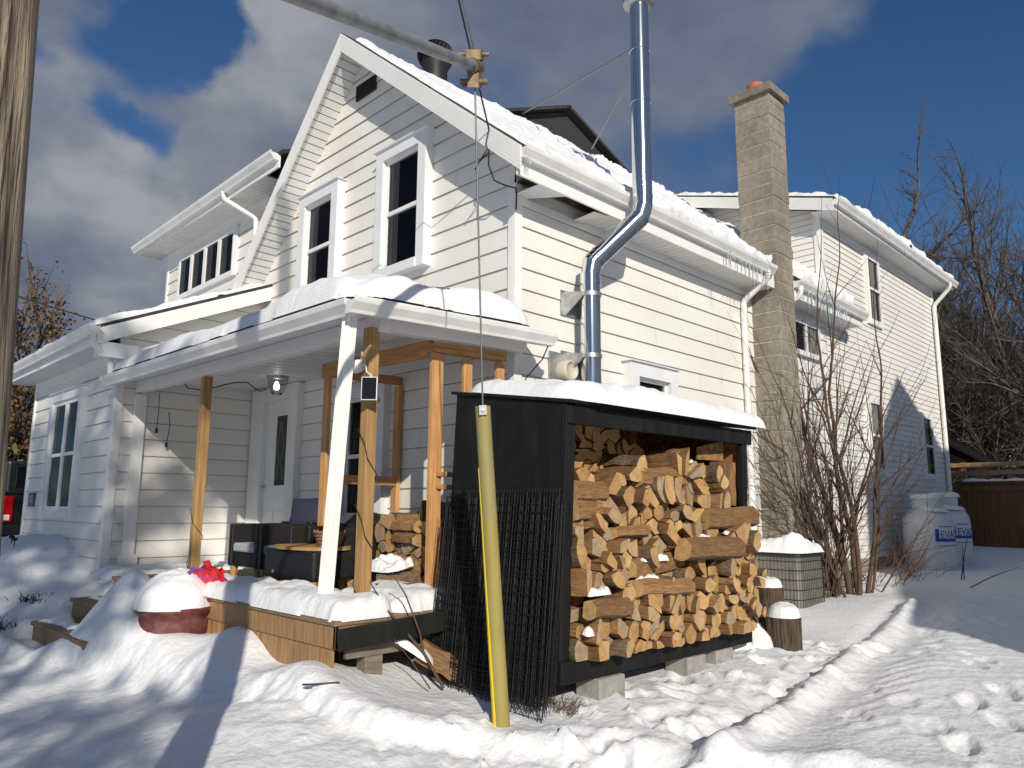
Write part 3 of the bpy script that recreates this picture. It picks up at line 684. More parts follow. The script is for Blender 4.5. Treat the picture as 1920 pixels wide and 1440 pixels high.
# block chimney
ch = MB(); zc = -.1; k = 0
while zc < 7.0:
    j = .004 * (k % 2) + random.uniform(-.003, .003); ch.box((4.56 + j, -.405 + j, zc + .007), (5.03 - j * .5, .12, min(zc + .194, 7.03))); zc += .2; k += 1
CH = obj('chimney', ch, CONC, HOUSE, .008)
mb = MB(); mb.box((4.568, -.396, -.1), (5.022, .11, 7.03)); obj('mortar', mb, pm('mortar', (.36, .33, .28), .95, var=.3, scale=20), CH)
mb = MB(); mb.box((4.50, -.46, 7.03), (5.09, .18, 7.15)); mb.box((4.52, -.44, 7.15), (5.07, .16, 7.165)); obj('chimney_cap', mb, CONCC, CH, .012)
mb = MB(); mb.lathe([(.115, 7.15), (.12, 7.34), (.095, 7.345), (.09, 7.16)], (4.80, -.10, 0), 18); obj('flue_pot', mb, TERRA, CH)
# dark shingled gable standing behind the main ridge
DG = MB(); DG.prism([(2.80, 3.0, 7.30), (4.15, 3.0, 7.88), (5.75, 3.0, 7.30), (5.75, 3.0, 6.6), (2.80, 3.0, 6.6)], (0, 2.2, 0))
for kk in range(6): DG.prism([(2.6 + .0, 2.992, 6.9 + kk * .17), (5.7, 2.992, 6.9 + kk * .17), (5.7, 2.992, 6.905 + kk * .17), (2.6, 2.992, 6.905 + kk * .17)], (0, .01, 0)) if kk < 3 else None
gdm = obj('rear_gable', DG, pm('charcoal_shingle', (.03, .03, .031), .85, var=.35, scale=12, stretch=(1, 1, 4), bump=.5, bscale=30), HOUSE)
mb = MB(); roof_slab(mb, (2.62, 2.86, 7.28), (4.15, 2.86, 7.96), (4.15, 5.3, 7.96), (2.62, 5.3, 7.28)); roof_slab(mb, (4.15, 2.86, 7.96), (5.92, 2.86, 7.28), (5.92, 5.3, 7.28), (4.15, 5.3, 7.96)); obj('rear_gable_roof', mb, SHING, HOUSE)
# gable vent
mb = MB(); mb.box((-.03, 2.37, 6.275), (.0, 2.79, 6.47))
for k in range(14): mb.beam((-.036, 2.39 + k * .029, 6.285), (-.036, 2.39 + k * .029, 6.46), .008, .008, (1, 0, 0))
obj('louver_vent', mb, pm('vent_brown', (.03, .022, .02), .7, var=.2), HOUSE)

# ---- windows
def window(O, U, N, u0, u1, z0, z1, cw=.10, pj=.085, kind='hung', sill=True, cols=1, curtain=None, mat=TRIM2, head=False, fw=.035, name='window'):
    O, U, N = Vector(O), Vector(U), Vector(N)
    def P(u, z, d): return O + U * u + Z_ * z + N * d
    def bar(mb, ua, ub, za, zb, d0, d1, mi=0):
        mb.prism([P(ua, za, d0), P(ub, za, d0), P(ub, zb, d0), P(ua, zb, d0)], N * (d1 - d0), mi)
    mb = MB()
    bar(mb, u0, u0 + cw, z0, z1, 0, pj); bar(mb, u1 - cw, u1, z0, z1, 0, pj); bar(mb, u0 + cw, u1 - cw, z1 - cw, z1, 0, pj); bar(mb, u0 + cw, u1 - cw, z0, z0 + cw * (.8 if sill else .5), 0, pj + (.012 if sill else 0))
    if head: bar(mb, u0 - .03, u1 + .03, z1, z1 + .012, 0, pj + .03)
    w = obj(name, mb, mat, HOUSE, .003)
    a0, a1, b0, b1 = u0 + cw, u1 - cw, z0 + cw * .8, z1 - cw
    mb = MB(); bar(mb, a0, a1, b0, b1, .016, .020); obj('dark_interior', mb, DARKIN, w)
    wd = (a1 - a0) / cols
    for c in range(cols):
        c0, c1 = a0 + wd * c, a0 + wd * (c + 1); mb = MB()
        bar(mb, c0, c0 + fw, b0, b1, .02, .06); bar(mb, c1 - fw, c1, b0, b1, .02, .06); bar(mb, c0 + fw, c1 - fw, b1 - fw, b1, .02, .06); bar(mb, c0 + fw, c1 - fw, b0, b0 + fw, .02, .06)
        if kind == 'hung':
            m = (b0 + b1) / 2; bar(mb, c0 + fw, c1 - fw, m - .02, m + .025, .02, .068)
        if kind == 'slider': m = (c0 + c1) / 2; bar(mb, m - .02, m + .02, b0 + fw, b1 - fw, .02, .064)
        obj('sash', mb, TRIM, w, .002)
        mb = MB(); mb.add([P(a, z, .043) for a, z in ((c0 + fw * .9, b0 + fw * .9), (c1 - fw * .9, b0 + fw * .9), (c1 - fw * .9, b1 - fw * .9), (c0 + fw * .9, b1 - fw * .9))], [(0, 1, 2, 3)]); po = obj('pane', mb, GLASS, w, recalc=False)
        if po.data.polygons[0].normal.dot(N) < 0: po.data.flip_normals()
        if curtain:
            for (f0, f1) in curtain:
                mb = MB(); n = max(4, int((f1 - f0) * wd / .02)); va = []
                for i in range(n + 1):
                    u = c0 + fw + (c1 - c0 - 2 * fw) * (f0 + (f1 - f0) * i / n); d = .026 + .008 * math.sin(i * 2.1)
                    va += [P(u, b0 + fw, d), P(u, b1 - fw, d)]
                mb.add(va, [(2 * i, 2 * i + 2, 2 * i + 3, 2 * i + 1) for i in range(n)], 0, True); obj('curtain', mb, CURT, w, recalc=False)
    return w
window((0, 0, 0), Y_, NX, 1.24, 2.15, 3.80, 5.32, .13, .12, curtain=[(.72, .98)], head=True)
window((0, 0, 0), Y_, NX, 2.97, 3.90, 3.80, 5.29, .14, .12, curtain=[(.70, .98), (.0, .12)], head=True)
window((0, 0, 0), Y_, NX, 1.87, 2.74, 1.10, 2.62, .12, .10)
window((0, 0, 0), Y_, NX, 5.90, 8.10, 4.72, 5.50, .045, .05, kind='case', cols=4, curtain=[(.60, .98)], fw=.05)
window((-1.8, 0, 0), Y_, NX, 6.05, 7.52, 1.12, 2.84, .12, .09, cols=2, kind='hung', head=True, fw=.06, curtain=[(.0, .0)])
window((0, 0, 0), X_, NY, 1.62, 2.52, 1.75, 2.84, .15, .12, kind='hung', head=True)
window((0, 0, 0), X_, NY, 5.62, 6.68, 3.55, 4.12, .05, .05, kind='slider', curtain=[(.55, .95)])
window((0, 0, 0), X_, NY, 8.80, 9.50, 4.55, 5.88, .08, .05, curtain=[(.3, .7)], mat=TRIM)
window((0, 0, 0), X_, NY, 8.45, 9.15, 1.90, 3.22, .08, .05, curtain=[(.1, .8)], mat=TRIM)
window((0, 0, 0), X_, NY, 11.20, 11.90, 1.90, 3.20, .08, .05, mat=TRIM, curtain=[(.1, .6)])

# ---- front door
D0 = MB()
for a, b in (((-.10, 3.72, .58), (0, 3.92, 2.84)), ((-.10, 4.60, .58), (0, 4.93, 2.84)), ((-.10, 3.92, 2.66), (0, 4.60, 2.84))): D0.box(a, b)
DOOR = obj('door', D0, TRIM, HOUSE, .004)
mb = MB(); mb.box((-.03, 3.92, .62), (.0, 4.60, 2.66))
for (a, b) in (((-.038, 4.0, .75), (-.028, 4.22, 1.25)), ((-.038, 4.3, .75), (-.028, 4.52, 1.25))): mb.box(a, b)
obj('door_leaf', mb, TRIM, DOOR, .006)
mb = MB(); mb.box((-.045, 4.00, 1.50), (-.03, 4.33, 2.50)); dg = obj('door_light_frame', mb, TRIM, DOOR, .004)
mb = MB(); mb.box((-.05, 4.04, 1.56), (-.045, 4.29, 2.45)); obj('door_glass', mb, GLASSD, DOOR)
mb = MB()
for k in range(2):
    s = 1 if k else -1
    mb.tube([(-.052, 4.165 + s * .09, 1.62), (-.052, 4.165 + s * .02, 1.85), (-.052, 4.165 + s * .08, 2.05), (-.052, 4.165, 2.38)], .003, 4)
obj('leaded_lines', mb, GALV, DOOR)
mb = MB(); mb.lathe([(.008, 0), (.008, .04), (.03, .045), (.03, .07), (.01, .075)], (-.03, 4.55, 1.52), 12, axis='x'); 
mb = MB(); mb.tube([(-.03, 4.55, 1.55), (-.09, 4.55, 1.55), (-.09, 4.45, 1.55)], .011, 8); obj('door_handle', mb, GALV, DOOR)

# ---- chunks fixed to the walls
t = thing('house_number_plaque', (-1.815, 8.28, 1.36), 'small dark green house number plaque on the white addition wall', 'plaque')
mb = MB(); mb.box((-1.83, 8.12, 1.27), (-1.815, 8.44, 1.47)); obj('backplate', mb, PLAQ, t, .004)
text_obj('digits', '306', .17, PLAQT, Matrix.Translation((-1.832, 8.28, 1.37)) @ Matrix(((0, 0, -1, 0), (-1, 0, 0, 0), (0, 1, 0, 0), (0, 0, 0, 1))), t)
t = thing('dryer_vent', (.60, 0, 2.60), 'white round vent hood on the wall beside the steel stove pipe', 'vent')
mb = MB(); mb.box((.44, -.03, 2.40), (.86, -.014, 2.78)); obj('mount_plate', mb, GALV, t, .004)
mb = MB(); mb.lathe([(.105, -.03), (.105, -.12), (.085, -.15), (.08, -.13), (.02, -.12)], (.64, 0, 2.60), 20, axis='y'); obj('hood', mb, pm('beige_plastic', (.50, .47, .40), .5, var=.1), t)
# ---- stove pipe
GRAYM = pm('grey_rod', (.20, .20, .20), .5, metal=.5, var=.03)
PIPE = thing('stove_pipe', (.80, -.25, 1.0), 'shiny steel stove pipe climbing the side wall past the eave', 'stove pipe')
pts = [(.795, -.25, .9), (.795, -.25, 3.56), (.80, -.252, 3.62), (.812, -.262, 3.68), (1.185, -.575, 4.17), (1.20, -.60, 4.26), (1.205, -.60, 4.34), (1.215, -.60, 6.46)]
def mitred(pts, r, n=44):
    mb = MB(); P = [Vector(p) for p in pts]; T = [(b - a).normalized() for a, b in zip(P[:-1], P[1:])]; u = T[0].cross(Vector((.3, .9, .1))).normalized()
    for i, t in enumerate(T):
        u = (u - t * u.dot(t)).normalized(); w = t.cross(u); vs = []
        for J, m in ((P[i], (T[i - 1] + t).normalized() if i else t), (P[i + 1], (t + T[i + 1]).normalized() if i < len(T) - 1 else t)):
            for j in range(n):
                e = u * math.cos(2 * math.pi * j / n) + w * math.sin(2 * math.pi * j / n); vs.append(J + e * r - t * (e.dot(m) * r / t.dot(m)))
        mb.add(vs, [(j, (j + 1) % n, n + (j + 1) % n, n + j) for j in range(n)], 0, True)
    return mb
obj('pipe', mitred([(.795, -.25, .9), (.795, -.25, 3.56), (.812, -.262, 3.68), (1.185, -.575, 4.17), (1.208, -.60, 4.29), (1.215, -.60, 6.52)], .098), STEEL, PIPE)
def band(p, q, r=.104):
    mb = MB(); mb.tube([p, q], r, 40); obj('seam_band', mb, STEEL, PIPE)
for z in (1.55, 2.45, 2.78, 3.45): band((.795, -.25, z), (.795, -.25, z + .035), .1015)
for z in (4.36, 5.40, 5.98): band((1.21, -.60, z), (1.21, -.60, z + .04), .102)
for t_ in (.03, .12, .80, .93):
    a = Vector(pts[3]).lerp(Vector(pts[4]), t_); b = Vector(pts[3]).lerp(Vector(pts[4]), t_ + .05); band(a, b, .102)
mb = MB(); mb.lathe([(.10, 6.50), (.16, 6.52), (.165, 6.58), (.11, 6.60), (.11, 6.70), (.17, 6.72), (.17, 6.78), (.05, 6.84)], (1.215, -.60, 0), 28); obj('rain_cap', mb, GALV, PIPE)
for z in (3.33, 2.72):
    mb = MB()
    for sx in (.68, .905): mb.prism([(sx, -.012, z - .17), (sx, -.012, z + .08), (sx, -.25, z + .04), (sx, -.25, z - .0)], (.012, 0, 0))
    mb.box((.62, -.022, z - .17), (.97, -.012, z + .09)); mb.tube([(.795, -.25, z), (.795, -.25, z + .04)], .108, 32); obj('wall_bracket', mb, GALV, PIPE)
for a, b in (((1.13, -.57, 5.99), (2.75, 2.60, 7.14)), ((1.15, -.55, 5.72), (4.02, 2.30, 6.93))):
    mb = MB(); mb.tube([a, b], .013, 10); obj('brace_rod', mb, GRAYM, PIPE)
# ---- turbine vent on the ridge
t = thing('turbine_vent', (1.27, 2.85, 6.95), 'black turbine roof vent behind the gable ridge', 'roof vent')
mb = MB(); mb.lathe([(.17, 6.8), (.165, 7.30), (.20, 7.36), (.20, 7.38)], (1.27, 2.85, 0), 26); obj('neck', mb, DARKM, t)
mb = MB()
for k in range(26):
    a = 2 * math.pi * k / 26; pr_ = []
    for i in range(9):
        ph = i / 8.; r = .20 + .06 * math.sin(ph * math.pi); pr_.append((1.27 + r * math.cos(a + ph * .5), 2.85 + r * math.sin(a + ph * .5), 7.38 + .26 * ph))
    vs = []
    for p in pr_:
        c = Vector((1.27, 2.85, p[2])); d = (Vector(p) - c); s = Vector((-d.y, d.x, 0)).normalized() * .028; vs += [Vector(p) - s * .5 - d * .06, Vector(p) + s * .9]
    mb.add(vs, [(2 * i, 2 * i + 2, 2 * i + 3, 2 * i + 1) for i in range(8)], 0, True)
obj('turbine', mb, DARKM, t, recalc=False)
mb = MB(); mb.lathe([(.215, 7.63), (.15, 7.68), (.04, 7.70)], (1.27, 2.85, 0), 26); obj('turbine_cap', mb, DARKM, t)
# ------------------------------------------------------------------ porch
PORCH = thing('porch', (-1.0, 2.2, .0), 'white porch with timber posts and a thick cap of snow on its roof', 'porch')
def tl(y): return .0127 * (y - 2.3)
def pz(x, y, o=0.): return 2.745 + .045 * (x + 1.9) + tl(y) + o
mb = MB()
q = [(-1.90, -.34), (.06, -.34), (.06, 0.0), (-.014, 0.0), (-.014, 4.955), (-1.90, 4.955)]
n = len(q); lo = [(x, y, pz(x, y)) for x, y in q]; hi = [(x, y, pz(x, y, .05)) for x, y in q]
mb.add(lo + hi, [(0, 1, 2, 3), (0, 3, 4, 5), (9, 8, 7, 6), (11, 10, 9, 6)] + [(i, (i + 1) % n, n + (i + 1) % n, n + i) for i in range(n)])
obj('porch_roof', mb, TRIM2, PORCH)
mb = MB()
for k in range(24):   # ceiling ribs
    y = .0 + k * .2; mb.prism([(-1.45, y, pz(-1.45, y, -.0005)), (-.02, y, pz(-.02, y, -.0005)), (-.02, y, pz(-.02, y, -.004)), (-1.45, y, pz(-1.45, y, -.004))], (0, .012, 0))
obj('ceiling_seam', mb, TRIM2, PORCH)
mb = MB(); gutter(mb, (-1.90, -.34, 2.765 + tl(-.35)), (-1.90, 4.94, 2.765 + tl(4.94)), NX); obj('gutter', mb, GUT, PORCH)
mb = MB(); gutter(mb, (-2.01, -.343, 2.731), (.09, -.343, 2.822), NY); obj('gutter', mb, GUT, PORCH)
mb = MB(); mb.beam((-1.55, -.18, 2.69 + tl(-.2)), (-1.55, 4.95, 2.69 + tl(4.95)), .10, .13); obj('front_beam', mb, TRIM, PORCH, .004)
mb = MB(); mb.beam((-1.50, -.13, 2.675), (-.02, -.13, 2.735), .10, .13); obj('side_beam', mb, TRIM, PORCH, .004)
for (x, y, zb, zt) in ((-1.62, -.10, .5, 2.625), (-1.53, 3.03, .5, 2.64)):
    mb = MB(); s = .0445; nz = 14
    mb.box((x - s, y - s, zb), (x + s, y + s, zt)); P_ = obj('post', mb, TREATED, PORCH, .005)
    pts = [(x + .058 * sx * (1 if abs(sx) == 1 else 1), y + .058 * sy, zb + .15 + i * .11) for i, (sx, sy) in enumerate([(-1, -.8), (-1, .8), (.8, 1), (1, -.8), (-.6, -1)] * 3)] if y < 1 else [(x + .056 * sx, y + .056 * sy, zb + .1 + i * .13) for i, (sx, sy) in enumerate([(-1, -.8), (-1, .8), (.8, 1), (1, -.8)] * 2)]
    mb = MB(); mb.tube(pts, .004, 5); obj('light_cord', mb, CABLE, P_)
# deck
mb = MB()
for k in range(15):
    x0 = -2.06 + k * .14; mb.box((x0, -.46, .545), (min(x0 + .134, -.02), 3.75, .58))
obj('deck_surface', mb, DECKW, PORCH, .003)
mb = MB(); mb.box((-2.045, -.445, .40), (-2.02, 3.74, .543)); mb.box((-2.045, -.445, .40), (-.05, -.42, .543)); obj('deck_rim', mb, CEDAR, PORCH, .003)
mb = MB(); y = -.40
while y < 3.7: mb.box((-2.032, y, .0), (-2.016, y + .088, .40)); y += .092
obj('deck_skirt', mb, CEDAR, PORCH, .003)
mb = MB(); mb.box((-1.95, -.44, .33), (-.9, -.40, .40)); mb.box((-1.8, -.43, .05), (-1.66, -.33, .36)); mb.box((-1.2, -.43, .05), (-1.06, -.33, .36)); obj('joist', mb, GREYW, PORCH, .004)
for (x0, x1, z) in ((-2.40, -2.05, .39), (-2.72, -2.36, .20)):
    mb = MB(); mb.box((x0 - .02, 2.2, z - .035), ((x0 + x1) / 2 - .004, 3.78, z)); mb.box(((x0 + x1) / 2 + .002, 2.2, z - .035), (x1, 3.78, z)); mb.box((x0, 2.2, z - .22), (x0 + .03, 3.76, z - .035)); mb.box((x0 + .03, 3.73, z - .3), (x1, 3.76, z - .035))
    obj('step', mb, DECKW, PORCH, .004)
# leaning white downspout at the porch corner
ds = thing('porch_downspout', (-1.90, -.05, .25), 'white fluted downspout leaning at the front corner of the porch', 'downspout')
mb = MB(); p, q = Vector((-1.90, -.24, 2.67)), Vector((-1.90, -.035, .24)); mb.beam(p, q, .085, .072, (1, 0, 0))
dd_ = (q - p).normalized(); sd = dd_.cross(Vector((1, 0, 0))).normalized(); u_ = sd.cross(dd_).normalized()
for k in range(6):
    o_ = (-.034 + k * .0136); mb.obox((p + q) / 2 + sd * o_ - u_ * .036, (dd_, sd, u_), ((q - p).length / 2, .0032, .0065))
    o2 = (-.028 + k * .0113); mb.obox((p + q) / 2 - sd * .0425 + u_ * o2, (dd_, u_, sd), ((q - p).length / 2, .003, .006)); mb.obox((p + q) / 2 + sd * .0425 + u_ * o2, (dd_, u_, sd), ((q - p).length / 2, .003, .006))
obj('spout_pipe', mb, TRIM, ds, .003)
mb = MB(); c_ = p.lerp(q, .88); mb.tube([c_ + sd * .05 - u_ * .045, c_ + sd * .05 + u_ * .045, c_ - sd * .05 + u_ * .045, c_ - sd * .05 - u_ * .045, c_ + sd * .05 - u_ * .045], .004, 5); obj('wire_tie', mb, CABLE, ds)
# ---- raw stud framing of a future entry
FR = thing('stud_frame', (-.5, .8, .58), 'raw pine stud framing at the right end of the porch', 'timber frame')
def stud(p, q, w, h, up=(0, 0, 1), mat=LUMBER, nm='stud'):
    mb = MB(); mb.beam(p, q, w, h, up); return obj(nm, mb, mat, FR, .003)
stud((-.965, -.055, .58), (-.965, -.055, 2.54), .038, .089, (1, 0, 0)); stud((-.62, -.055, .58), (-.62, -.055, 2.535), .038, .089, (1, 0, 0)); stud((-.24, -.055, .58), (-.24, -.055, 2.56), .038, .089, (1, 0, 0))
stud((-.915, -.045, .58), (-.915, -.045, 2.54), .04, .06, (1, 0, 0))
stud((-.95, 1.60, .58), (-.95, 1.60, 2.56), .089, .038, (1, 0, 0)); stud((-.05, 1.68, .58), (-.05, 1.68, 2.56), .089, .05, (1, 0, 0))
stud((-1.01, -.055, 2.56), (-.19, -.055, 2.595), .089, .038, mat=LUMBERH, nm='top_plate'); stud((-1.01, -.055, 2.60), (-.19, -.055, 2.635), .089, .038, mat=LUMBERH, nm='top_plate')
stud((-.97, -.01, 2.585), (-.97, 1.66, 2.60), .038, .14, mat=LUMBERH, nm='header'); stud((-.95, 1.63, 2.585), (-.02, 1.68, 2.62), .038, .089, mat=LUMBERH, nm='header')
stud((-.95, 1.62, 1.56), (-.05, 1.67, 1.56), .038, .089, mat=LUMBERH, nm='mid_rail'); stud((-.95, -.055, 1.56), (-.24, -.055, 1.56), .089, .038, mat=LUMBERH, nm='mid_rail'); stud((-.95, -.055, 1.46), (-.24, -.055, 1.46), .089, .038, mat=LUMBERH, nm='mid_rail')
# ---- things on the porch
LAMP = thing('porch_lamp', (-.50, 3.48, 2.80), 'lit glass ceiling lamp hanging under the porch roof', 'lamp')
mb = MB(); mb.lathe([(.13, 2.82), (.13, 2.79), (.05, 2.785)], (-.50, 3.48, 0), 8); obj('lamp_base', mb, GALV, LAMP)
mb = MB(); mb.lathe([(.125, 2.79), (.12, 2.74), (.085, 2.64), (.05, 2.60)], (-.50, 3.48, 0), 8, smooth=False); obj('glass_bowl', mb, BOWL, LAMP)
mb = MB(); mb.lathe([(.01, 2.76), (.022, 2.74), (.036, 2.70), (.03, 2.665), (.01, 2.655)], (-.52, 3.46, 0), 14); obj('bulb', mb, BULB, LAMP)
t = thing('extension_cord', (-1.2, 3.7, 2.7), 'black cord looped along the porch ceiling to the lamp', 'cord')
mb = MB(); mb.tube([(-1.45, 3.9, 2.70), (-1.40, 3.85, 2.62), (-1.25, 3.75, 2.60), (-1.0, 3.6, 2.70), (-.85, 3.55, 2.72), (-.7, 3.5, 2.62), (-.62, 3.5, 2.66)], .007, 6); obj('cord', mb, CABLE, t)
mb = MB(); mb.obox((-1.38, 3.35, 2.55), ((1, .3, .4), (-.3, 1, .2), (0, 0, 1)), (.03, .025, .05)); mb.tube([(-1.42, 3.4, 2.70), (-1.38, 3.35, 2.58)], .005, 5); obj('junction_box', mb, CABLE, t)
for i, (a, b, c) in enumerate((((-1.33, 4.90, 2.68), (-1.32, 4.91, 2.45), (-1.33, 4.90, 2.24)), ((-1.20, 4.90, 2.45), (-1.17, 4.91, 2.28), (-1.20, 4.90, 2.07)))):
    t = tag(obj('hanging_plug', MB().tube([a, b, c], .005, 5).tube([c, (c[0], c[1], c[2] - .06)], [.014, .018], 8), CABLE), ('black plug dangling on a cord from the porch roof edge', 'lower black plug hanging over the siding beside the porch pilaster')[i], 'plug')
t = thing('security_camera', (-1.71, -.13, 2.33), 'white security camera with a coiled cable on the front timber post', 'camera')
mb = MB(); mb.lathe([(.02, -.07), (.045, -.06), (.052, 0), (.045, .05), (.02, .06)], (-1.70, -.03, 2.33), 16, axis='y'); obj('camera_body', mb, WHITEP, t)
mb = MB(); mb.tube([(-1.69, -.08, 2.37), (-1.72, -.13, 2.42), (-1.69, -.15, 2.30), (-1.70, -.17, 2.27), (-1.69, -.21, 2.25), (-1.69, -.24, 2.20)], .006, 6); obj('cable', mb, WHITEP, t)
t = thing('solar_panel', (-1.70, -.22, 2.13), 'small black solar panel with white rim on the front timber post', 'solar panel')
ax_ = (Vector((.70, -.70, 0)), Vector((.0, 0, 1)), Vector((-.70, -.70, .05)))
mb = MB(); mb.obox((-1.715, -.235, 2.14), ax_, (.058, .085, .008)); obj('rim', mb, WHITEP, t, .003)
mb = MB(); mb.obox(Vector((-1.715, -.235, 2.14)) + ax_[2].normalized() * .008, ax_, (.052, .079, .002)); obj('cells', mb, SOLAR, t)
mb = MB(); mb.tube([(-1.67, -.15, 2.14), (-1.70, -.21, 2.14)], .022, 10); obj('mount', mb, WHITEP, t)

def wchair(y0, label, cush, x0=-1.25, x1=-.60, wy=.62):
    t = thing('wicker_armchair', ((x0 + x1) / 2, y0 + wy / 2, .58), label, 'armchair', 'wicker armchairs on the porch')
    y1 = y0 + wy; z = .58
    mb = MB(); mb.box((x1 - .08, y0, z + .12), (x1, y1, z + .56)); obj('backrest', mb, WICKER, t, .012)
    for ya in (y0, y1 - .07):
        mb = MB(); mb.box((x0, ya, z + .12), (x1 - .08, ya + .07, z + .54)); obj('armrest', mb, WICKER, t, .012)
    mb = MB(); mb.box((x0 + .02, y0 + .07, z + .12), (x1 - .08, y1 - .07, z + .26)); obj('seat_base', mb, WICKER, t, .01)
    mb = MB(); mb.box((x0 + .01, y0 + .08, z + .262), (x1 - .1, y1 - .08, z + .35)); obj('seat_cushion', mb, cush, t, .02)
    for (lx, ly) in ((x0 + .05, y0 + .05), (x0 + .05, y1 - .05), (x1 - .05, y0 + .05), (x1 - .05, y1 - .05)):
        mb = MB(); mb.lathe([(.028, z + .001), (.045, z + .12)], (lx, ly, 0), 8, smooth=False); obj('leg', mb, TEAK, t)
    return t
wchair(2.26, 'black wicker armchair with a pale grey seat cushion near the siding', CUSH)
wchair(1.62, 'black wicker armchair with a blue seat cushion between its neighbours', CUSHB)
wchair(.98, 'black wicker armchair half hidden behind the low teak table', CUSHB, -1.12, -.45)
t = thing('coffee_table', (-1.2, 1.25, .58), 'low black wicker table with a teak top on the porch', 'table')
cx, cy = -1.26, 1.22
mb = MB(); mb.box((cx - .24, cy - .42, .69), (cx + .24, cy + .40, .935)); obj('table_body', mb, WICKER, t, .03)
mb = MB(); mb.prism([(cx + .27 * math.cos(a), cy + .45 * math.sin(a), .937) for a in np.linspace(0, 2 * math.pi, 28, endpoint=False)], (0, 0, .025)); obj('table_top', mb, TEAK, t, .004)
for lx, ly in ((cx - .19, cy + .35), (cx - .19, cy - .35), (cx + .19, cy + .35), (cx + .19, cy - .35)):
    mb = MB(); mb.lathe([(.033, .581), (.052, .69)], (lx, ly, 0), 8, smooth=False); obj('leg', mb, TEAK, t)
mb = MB(); mb.lathe([(.016, 0), (.016, .006)], (cx - .247, cy + .22, .745), 14, axis='x'); obj('badge', mb, GALV, t)
t = thing('basket', (-1.24, .98, .96), 'small cane basket on the teak table', 'basket')
mb = MB()
for k in range(5):
    r_ = .10 + .012 * k; zz = .968 + k * .028; mb.tube([(-1.24 + r_ * .8 * math.cos(a), .98 + r_ * math.sin(a), zz) for a in np.linspace(0, 2 * math.pi, 22)], .011, 6)
for a in np.linspace(0, 2 * math.pi, 14, endpoint=False): mb.tube([(-1.24 + .08 * math.cos(a), .98 + .1 * math.sin(a), .962), (-1.24 + .125 * math.cos(a), .98 + .15 * math.sin(a), 1.10)], .007, 5)
obj('basket_weave', mb, BASKET, t)
mb = MB(); mb.tube([(-1.24 + .15 * math.cos(a) * .0, .98 - .15 + .0 * a + .02 - .05 * math.sin(a), 1.08 + .06 * math.sin(a)) for a in np.linspace(0, math.pi, 8)] , .006, 5); obj('handle', mb, CABLE, t)
def cushion(name, c, ax, w, h, th, mat, label):
    mb = MB(); n = 14; A = [Vector(a).normalized() for a in ax]; vs = []
    for s in (1, -1):
        for i in range(n + 1):
            for j in range(n + 1):
                u, v = i / n * 2 - 1, j / n * 2 - 1; k = (1 - abs(u) ** 3) * (1 - abs(v) ** 3)
                pinch = 1 - .07 * (1 - abs(u * v)); vs.append(Vector(c) + A[0] * u * w * pinch + A[1] * v * h * pinch + A[2] * s * th * k ** .6)
    m = (n + 1) ** 2; F = []
    for s in (0, 1):
        for i in range(n):
            for j in range(n):
                q = [s * m + i * (n + 1) + j, s * m + (i + 1) * (n + 1) + j, s * m + (i + 1) * (n + 1) + j + 1, s * m + i * (n + 1) + j + 1]; F.append(q if s == 0 else q[::-1])
    mb.add(vs, F, 0, True); return tag(obj(name, mb, mat, recalc=False), label, 'cushion')
cushion('cushion', (-.62, 2.42, 1.22), ((.55, -.8, .06), (.25, .1, 1), (-.8, -.55, .2)), .21, .18, .07, NAVY, 'navy cushion propped on the wicker chair backs by the door')
mb = MB(); mb.lathe([(.27, .58), (.27, 1.0), (.24, 1.13), (.15, 1.22), (.02, 1.25)], (-.22, 1.90, 0), 22); tag(obj('covered_grill', mb, CABLE), 'round black covered grill standing behind the wicker chairs', 'grill')
# ---- planter with its snow, fabric flower
PZ = .09
t = thing('planter', (-2.27, 1.72, .12), 'red glazed planter with a moulded rim in front of the deck', 'planter')
mb = MB(); mb.lathe([(.16, .10), (.25, .17), (.275, .30), (.27, .345), (.305, .365), (.31, .405), (.285, .41), (.26, .36), (.05, .34)], (-2.22, 1.66, PZ), 32); obj('bowl', mb, REDPOT, t)
fl = thing('fabric_flower', (-2.02, 1.50, .60), 'crumpled red, pink and purple fabric flower lying on the deck snow', 'garden ornament')
for k, (mt, ang, el, L_) in enumerate(((PETR, .4, .9, .20), (PETR, 1.6, 1.2, .21), (PETP, -.7, .6, .20), (PETP, -1.4, .35, .17), (PETV, 2.6, .8, .20), (PETR, 1.0, 1.0, .17), (PETO, -1.0, .05, .15))):
    c = Vector((-2.02, 1.50, .66)); d = Vector((-.25 + .2 * math.cos(ang), -math.cos(ang) * math.cos(el) * -1 * -.9, math.sin(el))).normalized()
    d = (Vector((.70, -.70, 0)) * math.cos(ang) + Vector((0, 0, 1)) * (math.sin(ang) * .5 + math.sin(el) * .7) + Vector((-.5, -.5, 0)) * .25).normalized()
    sdv = d.cross(Vector((-.7, -.7, .2))).normalized(); nn = sdv.cross(d); vs = []; n_ = 7
    for i in range(n_):
        f = i / (n_ - 1); wdt = .115 * math.sin(min(1, f * 1.15 + .12) * math.pi * .93) + .008
        for j in range(5):
            u = j / 4 * 2 - 1; vs.append(c + d * L_ * f + sdv * wdt * u + nn * (.03 * u * u + .05 * f * f + .024 * math.sin(9 * f + 4 * u + k)))
    mb = MB(); mb.add(vs, [(i * 5 + j, i * 5 + j + 1, i * 5 + j + 6, i * 5 + j + 5) for i in range(n_ - 1) for j in range(4)], 0, True); obj('petal', mb, mt, fl, recalc=False)

